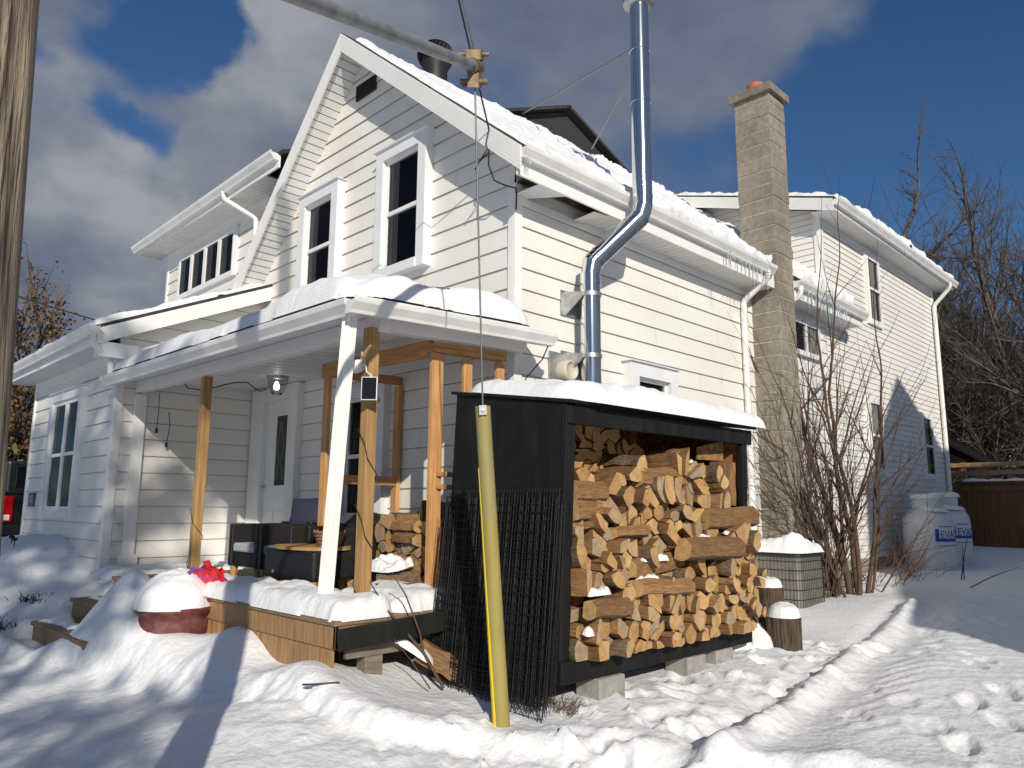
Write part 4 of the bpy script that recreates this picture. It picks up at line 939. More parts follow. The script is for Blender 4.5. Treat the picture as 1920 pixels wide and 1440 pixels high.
# ------------------------------------------------------------------ firewood shed
SN = Vector((-1.19, -1.575, 0)); SA = -.02; SW, SD, HF, HB, Z0, LEAN = 2.27, 1.12, 1.73, 1.90, .24, .050
SX = Vector((math.cos(SA), math.sin(SA), 0)); SY = Vector((-math.sin(SA), math.cos(SA), 0))
def S(a, b, z): return SN + SX * (a + LEAN * (z - Z0)) + SY * b + Z_ * z
SHED = thing('wood_shed', S(SW / 2, SD / 2, Z0), 'black open fronted firewood shed with a snow covered roof', 'wood shed')
def sbox(mb, a0, a1, b0, b1, z0, z1, mi=0):
    v = [S(a, b, z) for z in (z0, z1) for (a, b) in ((a0, b0), (a1, b0), (a1, b1), (a0, b1))]
    mb.add(v, [(0, 3, 2, 1), (4, 5, 6, 7), (0, 1, 5, 4), (1, 2, 6, 5), (2, 3, 7, 6), (3, 0, 4, 7)], mi); return mb
ZF, ZB = Z0 + HF, Z0 + HB
def roofz(b): return ZF + (ZB - ZF) * b / SD
mb = MB(); mb.prism([S(0, 0.02, Z0), S(0, SD, Z0), S(0, SD, ZB), S(0, .02, roofz(.02))], SX * .016); obj('side_panel', mb, BLACKP, SHED, .002)
mb = MB(); mb.prism([S(SW - .016, 0.03, Z0), S(SW - .016, SD, Z0), S(SW - .016, SD, ZB), S(SW - .016, .03, roofz(.03))], SX * .016); obj('side_panel', mb, OSB, SHED, .002)
mb = MB(); sbox(mb, .02, SW - .02, SD - .02, SD, Z0, ZB - .02); obj('back_panel', mb, OSB, SHED)
mb = MB(); sbox(mb, -.006, .085, -.012, .03, Z0 + .12, ZF); obj('front_post', mb, BLACKP, SHED, .004)
mb = MB(); sbox(mb, SW - .07, SW + .01, -.012, .03, Z0 + .12, ZF - .02); obj('front_post', mb, BLACKP, SHED, .004)
mb = MB(); sbox(mb, .0, SW + .06, -.03, .012, ZF - .13, ZF - .01); obj('header_board', mb, BLACKP, SHED, .004)
mb = MB(); sbox(mb, -.01, SW + .01, -.03, .012, Z0, Z0 + .135); sbox(mb, -.012, .03, .012, SD, Z0, Z0 + .12); sbox(mb, SW - .03, SW, .012, SD, Z0, Z0 + .12); obj('floor_frame', mb, BLACKP, SHED, .004)
mb = MB(); sbox(mb, .03, SW - .03, .012, SD, Z0 + .08, Z0 + .12); obj('floor_deck', mb, GREYW, SHED)
mb = MB(); mb.prism([S(-.02, -.06, ZF + .0), S(SW + .09, -.06, ZF + .0), S(SW + .09, SD + .05, ZB + .01), S(-.02, SD + .05, ZB + .01)], (0, 0, .022)); obj('shed_roof', mb, BLACKP, SHED, .002)
for a in (1.60, 2.06): 
    mb = MB(); sbox(mb, a, a + .09, SD - .07, SD - .03, Z0 + .12, ZB - .03); obj('back_stud', mb, LUMBER, SHED)
for i, (a, b) in enumerate(((.46, .04), (1.45, .05), (1.85, .06))):
    mb = MB(); c = S(a, b, 0); g = g1(c.x, c.y)
    c = Vector((c.x, c.y, 0)); mb.obox(c + Z_ * (Z0 - .105), (SX, SY, Z_), (.13 if i == 0 else .12, .10, .103))
    tag(obj('concrete_block', mb, PAVER, None, .008), ('grey concrete block under the near end of the wood shed', 'grey concrete block under the middle of the wood shed', 'grey concrete block under the far end of the wood shed')[i], 'block', 'blocks under the wood shed')
mb = MB(); rr = random.Random(3)
for i in range(420):
    a, b = rr.uniform(.0, .22), rr.uniform(-.10, .25); p = S(a, b, 0); p.z = .06 + rr.random() * .03
    mb.tube([p, p + Vector((rr.uniform(-.05, .05), rr.uniform(-.06, .03), rr.uniform(.01, .07)))], [.0022, .0006], 3, caps=False)
tag(obj('dead_grass', mb, GRASSD), 'brown dead grass under the near corner of the wood shed', 'grass', kind='stuff')

# ---- firewood
def voronoi(pts, poly):
    cells = []
    for i, p in enumerate(pts):
        c = poly[:]
        for j, q in enumerate(pts):
            if i == j or (p[0] - q[0]) ** 2 + (p[1] - q[1]) ** 2 > .3: continue
            mx_, my_ = (p[0] + q[0]) / 2, (p[1] + q[1]) / 2; nx, ny = q[0] - p[0], q[1] - p[1]; out = []
            for k in range(len(c)):
                a, b = c[k], c[(k + 1) % len(c)]; fa = (mx_ - a[0]) * nx + (my_ - a[1]) * ny; fb = (mx_ - b[0]) * nx + (my_ - b[1]) * ny
                if fa >= 0: out.append(a)
                if fa * fb < 0: t = fa / (fa - fb); out.append((a[0] + (b[0] - a[0]) * t, a[1] + (b[1] - a[1]) * t))
            c = out
            if len(c) < 3: break
        if len(c) >= 3: cells.append(c)
    return cells
def split(c, ang):
    cx_ = sum(p[0] for p in c) / len(c); cy_ = sum(p[1] for p in c) / len(c); nx, ny = math.cos(ang), math.sin(ang)
    cx_ += random.uniform(-.02, .02); cy_ += random.uniform(-.02, .02)
    res = []
    for s in (1, -1):
        out = []
        for k in range(len(c)):
            a, b = c[k], c[(k + 1) % len(c)]; fa = s * ((a[0] - cx_) * nx + (a[1] - cy_) * ny); fb = s * ((b[0] - cx_) * nx + (b[1] - cy_) * ny)
            if fa >= 0: out.append(a)
            if fa * fb < 0: t = fa / (fa - fb); out.append((a[0] + (b[0] - a[0]) * t, a[1] + (b[1] - a[1]) * t))
        if len(out) >= 3: res.append(out)
    return res
def area(c): return abs(sum(c[i][0] * c[(i + 1) % len(c)][1] - c[(i + 1) % len(c)][0] * c[i][1] for i in range(len(c)))) / 2
def make_log(poly, L_, origin, ux, uz, ud, label, group, yaw=0., pitch=0., barkp=.6):
    """poly: 2d cross-section (x across, z up) about its own centre; ud: axis pointing into the stack"""
    r = random; n = len(poly); P = []
    el = [math.hypot(poly[(i + 1) % n][0] - poly[i][0], poly[(i + 1) % n][1] - poly[i][1]) for i in range(n)]
    bark = max(range(n), key=lambda i: el[i] + r.uniform(0, .03)) if r.random() < barkp else -1
    pts = []; eb = []
    for i in range(n):
        a, b = poly[i], poly[(i + 1) % n]; k = 5 if i == bark else max(1, int(el[i] / .045))
        for s in range(k):
            t = s / k; x, z = a[0] + (b[0] - a[0]) * t, a[1] + (b[1] - a[1]) * t
            if i == bark:
                nx, nz = (b[1] - a[1]) / max(el[i], 1e-6), -(b[0] - a[0]) / max(el[i], 1e-6)
                if nx * (a[0] + b[0]) + nz * (a[1] + b[1]) < 0: nx, nz = -nx, -nz
                g = el[i] * .16 * math.sin(t * math.pi); x += nx * g; z += nz * g
            elif s: x += r.uniform(-.004, .004); z += r.uniform(-.004, .004)
            pts.append((x, z)); eb.append(i == bark)
    m = len(pts); K = 5; vs = []; tx, tz = r.uniform(-.12, .12), r.uniform(-.12, .12); wob = [(r.uniform(-.007, .007), r.uniform(-.007, .007)) for _ in range(K + 1)]
    for k in range(K + 1):
        y = L_ * k / K; s = 1 + r.uniform(-.02, .02)
        for x, z in pts:
            j = .003 if k else 0
            vs.append((x * s + wob[k][0] * (k > 0) + r.uniform(-j, j), y + (tx * x + tz * z if k == 0 else 0), z * s + wob[k][1] * (k > 0) + r.uniform(-j, j)))
    mb = MB()
    F = [(k * m + i, k * m + (i + 1) % m, (k + 1) * m + (i + 1) % m, (k + 1) * m + i) for k in range(K) for i in range(m)]
    o = len(mb.v); mb.v += vs
    for k in range(K):
        for i in range(m): mb.f.append([k * m + i, k * m + (i + 1) % m, (k + 1) * m + (i + 1) % m, (k + 1) * m + i]); mb.m.append(2 if eb[i] else 1); mb.sm.append(False)
    mb.f.append(list(range(m))[::-1]); mb.m.append(0); mb.sm.append(False); mb.f.append(list(range(K * m, K * m + m))); mb.m.append(0); mb.sm.append(False)
    # origin of the object = pith of the round the piece was split from
    ang = r.uniform(0, 6.28); off = .07 if bark < 0 else .05
    if bark >= 0:
        a, b = poly[bark], poly[(bark + 1) % n]; mxx, mzz = (a[0] + b[0]) / 2, (a[1] + b[1]) / 2; q = math.hypot(mxx, mzz) + 1e-6; px_, pz_ = -mxx / q * off, -mzz / q * off
    else: px_, pz_ = math.cos(ang) * off, math.sin(ang) * off
    mb.v = [(x - px_, y, z - pz_) for x, y, z in mb.v]
    me = mesh('firewood_log', mb, [LOGEND, LOGSIDE, LOGBARK])
    import bmesh
    bm = bmesh.new(); bm.from_mesh(me); bmesh.ops.recalc_face_normals(bm, faces=bm.faces); bm.to_mesh(me); bm.free()
    ob = bpy.data.objects.new('firewood_log', me); COL.objects.link(ob)
    M = Matrix((ux, ud, uz)).transposed().to_4x4()
    M = M @ Matrix.Rotation(yaw, 4, 'Z') @ Matrix.Rotation(pitch, 4, 'X'); M.translation = Vector(origin) + Vector(ux) * px_ + Vector(uz) * pz_
    ob.matrix_world = M; ABSM[ob.name] = M
    return tag(ob, label, 'firewood', group)
def log_stack(topf, a0, a1, z0, sp, place, ux, uz, ud, label, group, cross=(), splitp=.72, b0=None, seed=1, Lr=(.36, .42), clabel=None, barkp=.6):
    r = random.Random(seed); pts = []; z = z0 + sp * .3; row = 0; zt = max(topf(a) for a in np.linspace(a0, a1, 30))
    while z < zt + sp:
        a = a0 + sp * (.3 + .5 * (row % 2))
        while a < a1:
            p = (a + r.uniform(-.25, .25) * sp, z + r.uniform(-.25, .25) * sp)
            if not any(c0 - .02 < p[0] < c1 + .02 and d0 - .02 < p[1] < d1 + .02 for (c0, c1, d0, d1, _) in cross): pts.append(p)
            a += sp
        z += sp * .86; row += 1
    out = 0
    for c in voronoi(pts, [(a0, z0), (a1, z0), (a1, zt + .3), (a0, zt + .3)]):
        parts = split(c, r.uniform(0, math.pi)) if r.random() < splitp else [c]
        parts = [h for q in parts for h in (split(q, r.uniform(0, math.pi)) if area(q) > .017 else [q])]; parts = [h for q in parts for h in (split(q, r.uniform(0, math.pi)) if area(q) > .017 else [q])]
        for q in parts:
            if area(q) < .0022: continue
            cx_ = sum(p[0] for p in q) / len(q); cz_ = sum(p[1] for p in q) / len(q)
            if cz_ > topf(cx_): continue
            inset = .16 if any(c0 < cx_ < c1 and d0 < cz_ < d1 for (c0, c1, d0, d1, _) in cross) else 0
            g = 1 - .009 / max(.03, math.sqrt(area(q))) - r.uniform(0, .05)
            pl = [((p[0] - cx_) * g, (p[1] - cz_) * g) for p in q]
            make_log(pl, r.uniform(*Lr), place(cx_, cz_, r) + Vector(ud) * inset, ux, uz, ud, label, group, r.gauss(0, .09), r.uniform(-.06, .06), barkp); out += 1
    for (c0, c1, d0, d1, dep) in cross:
        h, w = (d1 - d0) / 2, r.uniform(.055, .075)
        pl = [(-w, -h), (w * .9, -h * .8), (w, h * .3), (w * .2, h), (-w * .9, h * .7)]
        make_log(pl, c1 - c0, place(c0, (d0 + d1) / 2, r) + Vector(ud) * (.06 + dep), -Vector(ud), uz, ux, clabel or label, group, r.uniform(-.08, .08), r.uniform(-.05, .05), .9); out += 1
    return out
def px2a(px): s = (px - 1062) / 338.; return SW * s / (1.294 - .294 * s)
def px2z(px, y): yb = 1275 - (px - 1062) * .222; yt = 760 + (px - 1062) * .124; return Z0 + (yb - y) / (yb - yt) * HF
PROF = [(1075, 892), (1120, 900), (1170, 905), (1205, 880), (1250, 868), (1300, 862), (1340, 868), (1352, 905), (1360, 962), (1400, 960), (1420, 985)]
PA = [(px2a(x), px2z(x, y)) for x, y in PROF]
def topf(a): return float(np.interp(a, [p[0] for p in PA], [p[1] for p in PA]))
def cr(x0, x1, y0, y1, d=0.): xm = (x0 + x1) / 2; return (px2a(x0), px2a(x1), px2z(xm, y1), px2z(xm, y0), d)
CROSS = [cr(1082, 1140, 908, 945), cr(1082, 1128, 940, 985, -.02), cr(1082, 1115, 985, 1000), cr(1148, 1210, 993, 1012), cr(1205, 1288, 880, 915), cr(1178, 1280, 1046, 1082, -.05), cr(1252, 1345, 1008, 1046, -.07), cr(1172, 1262, 1082, 1110, -.06), cr(1308, 1395, 955, 992, -.04), cr(1083, 1150, 1118, 1150, -.05)]
def place1(a, z, r): 
    bul = -.10 * max(0, min(1, (1.30 - z) / .5)) - .05 * (a > 1.7)
    a -= .03 * (a > 2.0)
    return S(a, .0 + bul + r.uniform(-.075, .05), z)
random.seed(11)
nA = log_stack(topf, .09, SW - .05, Z0 + .125, .126, place1, SX, Z_, SY, 'pale split log, cut end facing out, in the front stack of the black shed', 'split firewood in the front stack of the shed', CROSS, seed=5, clabel='split log lying sideways across the front stack of the black shed')
nB = log_stack(lambda a: ZF - .05 - .25 * max(0, a - .75), .14, 1.35, 1.18, .15, lambda a, z, r: S(a, .38 + r.uniform(-.04, .04), z), SX, Z_, SY, 'shaded split log in the rear stack under the shed roof', 'split firewood in the rear stack of the shed', seed=8)
nB2 = log_stack(lambda a: 1.52, 1.36, 2.25, 1.18, .17, lambda a, z, r: S(a, .60 + r.uniform(-.03, .03), z), SX, Z_, SY, 'shaded split log in the rear stack under the shed roof', 'split firewood in the rear stack of the shed', seed=9)
for (a, z, w) in ((2.10, 1.33, .085), (2.20, 1.33, .07)):   # upright pieces at the right end
    make_log([(-w, -.06), (w, -.05), (w * .9, .05), (-w * .8, .06)], .36, S(a, .12, z), SX, -SY, Z_, 'split log standing on end at the right of the shed stack', 'split firewood in the front stack of the shed')
for o_ in list(COL.objects):
    if o_.name.startswith('firewood_log'):
        am = min((o_.matrix_world @ v.co - SN).dot(SX) - LEAN * ((o_.matrix_world @ v.co).z - Z0) for v in o_.data.vertices)
        if am < .03: o_.matrix_world = Matrix.Translation(SX * (.03 - am)) @ o_.matrix_world
mb = MB(); mb.prism([S(1.80, .17, 1.70), S(2.12, .12, 1.70), S(2.12, .12, 1.95 - .08), S(1.80, .17, 1.80)], SY * .012); tag(obj('board_offcut', mb, OSB), 'torn piece of strand board standing on the firewood', 'board')
# small stack on the porch inside the framing
def ptop(a): return 1.20 - .25 * max(0, a - .62) - .1 * max(0, .25 - a)
nC = log_stack(ptop, .02, .86, .59, .125, lambda a, z, r: Vector((-.80 + r.uniform(-.04, .03), .95 - a, z)), NY, Z_, X_, 'split log in the small stack inside the porch framing', 'split firewood on the porch', [( .30, .62, 1.10, 1.19, -.02), (.34, .66, 1.00, 1.09, -.04)], seed=21, clabel='split log lying sideways on the porch stack', barkp=.7)
for i, (p, ax, r_, L_) in enumerate((((-1.15, .38, .71), (.75, -.62, .1), .055, .34), ((-1.28, .22, .66), (.9, -.45, 0), .06, .32), ((-1.02, .62, .72), (.4, -.9, .05), .05, .3))):
    d = Vector(ax).normalized(); pl = [(r_ * math.cos(t) * random.uniform(.9, 1.1), r_ * math.sin(t) * random.uniform(.9, 1.1)) for t in np.linspace(0, 2 * math.pi, 9, endpoint=False)]
    sx = d.cross(Z_).normalized(); ob = make_log(pl, L_, p, sx, sx.cross(d), d, 'round unsplit log lying in the snow at the deck edge', 'loose round logs on the deck', barkp=1)
    ob.data.polygons.foreach_set('material_index', [0 if q.material_index == 0 else 2 for q in ob.data.polygons])

# past 300 logs: the rest (rear stack and the smallest pieces) become one mass
LOGS = [o for o in COL.objects if o.name.startswith('firewood_log')]
def rank_(o):
    r_ = 'rear stack' in o['label']; d_ = sorted(o.dimensions); return (r_, -(d_[0] * d_[1] if 'sideways' not in o['label'] else 1))
bpy.context.view_layer.update(); LOGS.sort(key=rank_); rest = LOGS[296:]
if rest:
    mb = MB()
    for o in rest:
        k0 = len(mb.v); mb.v += [tuple(o.matrix_world @ v.co) for v in o.data.vertices]
        for p in o.data.polygons: mb.f.append([i + k0 for i in p.vertices]); mb.m.append(p.material_index); mb.sm.append(False)
    for o in rest: bpy.data.objects.remove(o)
    tag(obj('firewood_pile', mb, [LOGEND, LOGSIDE, LOGBARK], recalc=False), 'mass of smaller and shaded split logs filling the back of the stacks', 'firewood', kind='stuff')

# ---- stumps
def stump(c, r_, z0, z1, tilt, label):
    mb = MB(); n = 40; vs = []; rr = random.Random(int(c[0] * 100)); ph = [rr.uniform(0, 6.28) for _ in range(5)]
    K = 8
    for k in range(K + 1):
        f = k / K
        for j in range(n):
            a = 2 * math.pi * j / n; r = r_ * (1 + .05 * math.sin(2 * a + ph[0]) + .03 * math.sin(5 * a + ph[1]) + .035 * math.sin(11 * a + ph[2] + f) + .02 * rr.uniform(-1, 1))
            vs.append((c[0] + r * math.cos(a) + tilt[0] * f, c[1] + r * math.sin(a) + tilt[1] * f, z0 + (z1 - z0) * f + (.5 * tilt[0] * math.cos(a) + .5 * tilt[1] * math.sin(a)) * 0))
    mb.add(vs, [(k * n + j, k * n + (j + 1) % n, (k + 1) * n + (j + 1) % n, (k + 1) * n + j) for k in range(K) for j in range(n)], 0, False)
    mb.add(vs[-n:], [tuple(range(n))], 1)
    o = obj('tree_stump', mb, [STUMPB, LOGEND]); return tag(o, label, 'stump')
stump((1.55, -1.70), .135, .02, .40, (0, 0), 'short bark covered stump with a snow cap, nearest the shed end')
stump((1.86, -1.42), .13, .05, .60, (.05, .02), 'taller bark covered stump leaning behind the short one')
snow_patch('snow', 'snow cap on the short stump beside the shed', (1.55 - .14, -1.70 - .14, .405), (1, 0, 0), (0, 1, 0), (0, 0, 1), (.28), .28, .008, .09, rnd=.13, seed=3, edge=.06, ragged=.02)
snow_patch('snow', 'snow cap on the taller stump behind the short one', (1.91 - .12, -1.40 - .13, .605), (1, 0, 0), (0, 1, 0), (0, 0, 1), .24, .28, .008, .075, rnd=.12, seed=5, edge=.06, ragged=.03)
# ---- air conditioner
t = thing('air_conditioner', (4.2, -.50, .15), 'grey outdoor air conditioner behind a wire grid with snow on top', 'air conditioner')
def rrect(cx, cy, hx, hy, r, n=5):
    P = []
    for (sx, sy, a0) in ((1, 1, 0), (-1, 1, 90), (-1, -1, 180), (1, -1, 270)):
        for k in range(n + 1): a = R(a0 + 90 * k / n); P.append((cx + sx * (hx - r) + r * math.cos(a), cy + sy * (hy - r) + r * math.sin(a)))
    return P
rc = rrect(4.2, -.50, .33, .30, .08)
mb = MB(); mb.prism([(x, y, .12) for x, y in rc], (0, 0, .64)); obj('coil_body', mb, ACM, t)
mb = MB(); r2 = rrect(4.2, -.50, .345, .315, .09); mb.prism([(x, y, .75) for x, y in r2], (0, 0, .05)); obj('top_cover', mb, DARKM, t, .006)
mb = MB(); r3 = rrect(4.2, -.50, .342, .312, .085, 4); L_ = r3 + [r3[0]]
for z in (.16, .27, .38, .49, .60, .70): mb.tube([(x, y, z) for x, y in L_], .0035, 4)
acc = 0
for p, q in zip(L_[:-1], L_[1:]):
    n_ = max(1, int(math.hypot(q[0] - p[0], q[1] - p[1]) / .045))
    for k in range(n_): f = k / n_; x, y = p[0] + (q[0] - p[0]) * f, p[1] + (q[1] - p[1]) * f; mb.tube([(x, y, .13), (x, y, .755)], .0028, 4, caps=False)
obj('wire_grid', mb, WIREB, t)
snow_patch('snow', 'lumpy snow heap on the air conditioner', (4.2 - .40, -.50 - .37, .80), (1, 0, 0), (0, 1, 0), (0, 0, 1), .80, .74, .02, .12, rnd=.2, seed=6, edge=.16, lump=.9, freq=3, ragged=.05)
# ---- black wire fence panels leaning on the shed
for i in range(13):
    r = random.Random(50 + i); mb = MB(); off = .03 + .011 * i; b0, b1 = -.04 + r.uniform(-.02, .05), 1.04 + r.uniform(-.02, .06); zt = 1.40 + r.uniform(-.08, .03); zb = .11 + r.uniform(-.03, .05)
    sh = r.uniform(-.012, .012)
    def W(b, z): 
        f = (z - zb) / (zt - zb); o = .018 + off * .45 + (1 - f) * (.02 + off * .38); return SN + SX * (-o + LEAN * (z - Z0)) + SY * (b + sh * f) + Z_ * z
    out_ = i >= 10; nb = int((b1 - b0) / (.105 if out_ else .052 if i % 3 else .026)); rw = .0034 if out_ else .0026
    if out_: zb -= .05 * (i - 9); zt -= .03
    for k in range(nb + 1): b = b0 + (b1 - b0) * k / nb; mb.tube([W(b, zb), W(b, (zb + zt) / 2), W(b, zt)], rw, 4, caps=False)
    nz = 24 if i % 2 else 12
    for k in range(nz): z = zb + .07 + (zt - zb - .07) * k / (nz - 1); mb.tube([W(b0, z), W(b1, z)], rw * .9, 4, caps=False)
    tag(obj('wire_fence_panel', mb, WIREB), 'black wire fence panel leaning on the dark side of the wood shed', 'wire panel', 'wire fence panels leaning on the shed')
# ---- black plank and sticks at the deck corner, hook
mb = MB(); mb.beam((-2.04, -.47, .46), (-1.27, -.62, .53), .035, .135); tag(obj('black_plank', mb, BLACKP, None, .004), 'black painted plank propped across the deck corner', 'plank')
mb = MB(); mb.tube([(-1.42, -.78, .13), (-1.50, -.66, .35), (-1.66, -.45, .62), (-1.74, -.36, .80)], [.011, .010, .007, .004], 6); mb.tube([(-1.50, -.66, .35), (-1.53, -.66, .47), (-1.60, -.58, .72), (-1.66, -.5, .86)], [.008, .007, .005, .003], 6); mb.tube([(-1.55, -.80, .15), (-1.62, -.68, .32), (-1.7, -.6, .45)], [.005, .004, .002], 5)
tag(obj('bare_stick', mb, BARK), 'bare brown stems poking from the snow beside the black plank', 'stems')
mb = MB(); mb.tube([(-1.74, .02, .155), (-1.86, .10, .15), (-1.91, .13, .15), (-1.93, .12, .155), (-1.93, .09, .16), (-1.90, .07, .16)], .006, 6)
hk = tag(obj('metal_hook', mb, CABLE), 'thin black metal hook lying on the snow', 'hook')
P_h = Vector((-1.84, .08, 0)); dz_ = g1(-1.84, .08) + .012 - .152; hk.location.z += dz_
dr_ = Vector((-1.825, .07, .08)) - CAM
for k in range(400):
    q_ = CAM + dr_ * (.6 + k * .001)
    if q_.z < g1(q_.x, q_.y) + .015: hk.location = (q_.x + 1.84, q_.y - .08, q_.z - .150); break
make_log([(-.07, -.07), (.07, -.06), (.06, .06), (-.05, .07)], .34, (-1.22, -.75, .20), Vector((.7, .7, 0)), Vector((.3, -.3, .9)).normalized(), Vector((-.6, .6, .45)).normalized(), 'split log with a snow cover leaning against the wire panels', None)
# ------------------------------------------------------------------ snow on the roofs
sl_ = math.hypot(1, RS); Vm = (0, 1 / sl_, RS / sl_); Nm = (0, -RS / sl_, 1 / sl_); Lm = (2.685 + .38) * sl_
zE = zr(-.38)
def tf_main(u, v):
    f = np.where(v < .25, 1.0, .85) * (.75 + .5 * sstep(.1, .9, u / 4)); return f
snow_patch('roof_snow', 'lumpy snow on the main roof above the side wall gutter', (-.24, -.36, zE - .0), (1, 0, 0), Vm, Nm, 4.80, Lm + .06, .026, .085, seed=11, edge=.09, lump=.55, freq=3.6, ragged=.09, tf=tf_main, mat=SNOWR)
snow_patch('roof_snow', 'snow on the main roof running back to the rear wing', (4.50, -.30, zE + .05), (1, 0, 0), Vm, Nm, 3.05, Lm + .04, .03, .12, seed=12, edge=.14, lump=.5, ragged=.05, mat=SNOWR)
s2 = math.hypot(1, .305); V5 = (0, 1 / s2, .305 / s2); N5 = (0, -.305 / s2, 1 / s2)
snow_patch('roof_snow', 'snow on the rear wing roof curling over its gutter', (6.78, -.44, 6.15), (1, 0, 0), V5, N5, 6.1, 3.8, .04, .20, seed=13, edge=.22, lump=.35, ragged=.08, tf=lambda u, v: .45 + .55 * np.exp(-((u - 2.6) / 2.2) ** 2), mat=SNOWR)
snow_patch('roof_snow', 'thin snow on the low addition roof', (-2.14, 4.82, 3.385), (0, 1, 0), (.9137, 0, .4064), (-.4064, 0, .9137), 4.1, 2.3, .03, .075, seed=14, edge=.08, lump=.3, ragged=.03)
snow_patch('roof_snow', 'thin snow on the upper wing roof', (-.38, 4.3, 5.91), (0, 1, 0), (.942, 0, .334), (-.334, 0, .942), 4.7, 2.0, .05, .06, seed=15, edge=.08, lump=.3, ragged=.04)
def tf_porch(u, v):   # u along +y from the near end, v from gutter to wall
    return (.62 + .5 * np.exp(-((u - .9) / .9) ** 2) + .38 * np.exp(-((u - 3.9) / .8) ** 2)) * (.75 + .25 * sstep(0, .5, v)) * (1 - .35 * np.exp(-((u - .18) / .10) ** 2 - ((v - .1) / .2) ** 2))
snow_patch('roof_snow', 'thick pillow of snow on the porch roof', (-1.98, -.40, 2.775), (0, 1, .0127), (1, 0, .045), (-.045, 0, 1), 5.28, 1.96, .020, .29, rnd=.30, seed=16, edge=.17, lump=.16, freq=2.0, ragged=.035, tf=tf_porch)
o = S(-.02, -.12, ZF + .015); dv = (S(0, 1, roofz(1)) - S(0, 0, roofz(0))).normalized()
snow_patch('roof_snow', 'smooth thick snow slab on the wood shed roof', o, SX, dv, SX.cross(dv), SW + .40, SD + .15, .016, .150, rnd=.30, seed=17, edge=.15, lump=.22, freq=3.5, ragged=.02, tf=lambda u, v: .55 + .45 * np.sin(np.clip(u / (SW + .4), 0, 1) * math.pi) ** .6)
snow_patch('snow', 'wavy snow along the front edge of the porch deck', (-2.10, -.50, .575), (0, 1, 0), (1, 0, 0), (0, 0, 1), 3.0, .56, .014, .135, rnd=.15, seed=18, edge=.11, lump=.28, freq=3.0, ragged=.06)
snow_patch('snow', 'wavy snow on the right end of the porch deck', (-1.60, -.50, .575), (1, 0, 0), (0, 1, 0), (0, 0, 1), 1.0, 1.0, .014, .125, rnd=.2, seed=19, edge=.12, lump=.28, freq=3.0, ragged=.08)
snow_patch('snow', 'domed snow heaped over the red planter', (-2.22 - .33, 1.66 - .31, .40 + PZ), (1, 0, 0), (0, 1, 0), (0, 0, 1), .63, .64, .012, .27, rnd=.31, seed=20, edge=.31, lump=.14, ragged=.02)
snow_patch('snow', 'dusting of snow on the lowest porch step', (-2.72, 2.9, .200), (1, 0, 0), (0, 1, 0), (0, 0, 1), .33, .86, .012, .02, seed=22, edge=.05, lump=.6, ragged=.13)
snow_patch('snow', 'dusting of snow on the upper porch step', (-2.38, 2.9, .390), (1, 0, 0), (0, 1, 0), (0, 0, 1), .28, .84, .012, .02, seed=23, edge=.05, lump=.6, ragged=.12)
snow_patch('snow', 'snow beside the pilaster foot at the end of the deck', (-1.95, 3.78, .50), (1, 0, 0), (0, 1, 0), (0, 0, 1), 1.9, 1.16, .03, .10, seed=24, edge=.1, ragged=.04)
for i, (x, y, w, h) in enumerate(((1310, 1015, .34, .12), (1215, 1052, .34, .10), (1105, 1112, .30, .16), (1200, 1092, .26, .14), (1100, 1140, .2, .12), (1295, 1062, .12, .10), (1384, 985, .10, .10), (1345, 1002, .16, .10), (1095, 1182, .16, .1), (1300, 872, .14, .1))):
    a, z = px2a(x), px2z(x, y); bul = -.10 * max(0, min(1, (1.30 - z) / .5)) - .05 * (a > 1.7)
    p = S(a - w / 2, bul - .05, z - .012)
    snow_patch('snow', ['small snow patch lying on a sideways log in the shed', 'small snow patch caught on the log ends of the shed stack'][i > 4], p, SX, (SY + Z_ * .25), (SX.cross((SY + Z_ * .25).normalized())), w, h, .008, .03, rnd=min(w, h) / 2.2, seed=30 + i, edge=.04, lump=.7, freq=12, ragged=.04)
snow_patch('snow', 'snow spilled over the loose logs on the porch', (-1.20, .15, .78), (1, 0, .2), (0, 1, 0), (-.2, 0, 1), .38, .50, .012, .055, rnd=.16, seed=44, edge=.06, lump=1., freq=8, ragged=.1)
snow_patch('snow', 'snow bank thrown against the block under the shed end', (1.0, -1.72, .06), (1, 0, 0), (0, 1, 0), (0, 0, 1), .70, .42, .012, .16, rnd=.2, seed=45, edge=.2, lump=.8, freq=6, ragged=.06)
snow_patch('snow', 'snow lying on the leaning split log by the wire panels', (-1.46, -.72, .26), (.62, .62, -.1), (-.5, .5, .42), (.2, -.25, .9), .20, .36, .01, .07, rnd=.09, seed=46, edge=.08, lump=.5, ragged=.03)

# icicles
def icicle(x, y, z, L_, label, group, r=.009):
    mb = MB(); k = 6; mb.tube([(x + random.uniform(-.002, .002), y + random.uniform(-.002, .002), z - L_ * i / k) for i in range(k + 1)], [r * (1 - i / k) ** .8 * random.uniform(.85, 1.15) + .0012 for i in range(k + 1)], 7)
    tag(obj('icicle', mb, ICE), label, 'icicle', group)
random.seed(5)
for i in range(13): icicle(3.15 + i * .088 + random.uniform(-.03, .03), -.455, 4.36, random.choice((.10, .16, .24, .34)), 'thin icicle on the gutter left of the block chimney', 'icicles left of the chimney')
for i in range(22): icicle(5.32 + i * .068 + random.uniform(-.03, .03), -.455, 4.34, random.choice((.12, .2, .32, .42)), 'thin icicle on the low gutter right of the block chimney', 'icicles right of the chimney')
for i in range(3): icicle(-.30 + i * .022, -.44, 4.36, .09, 'tiny icicle at the near corner of the main gutter', 'icicles at the gutter corner', .005)
for i in range(5): icicle(8.6 + i * .5 + random.uniform(-.2, .2), -.50, 6.06, random.choice((.12, .2)), 'icicle on the high rear wing gutter', 'icicles on the rear wing')

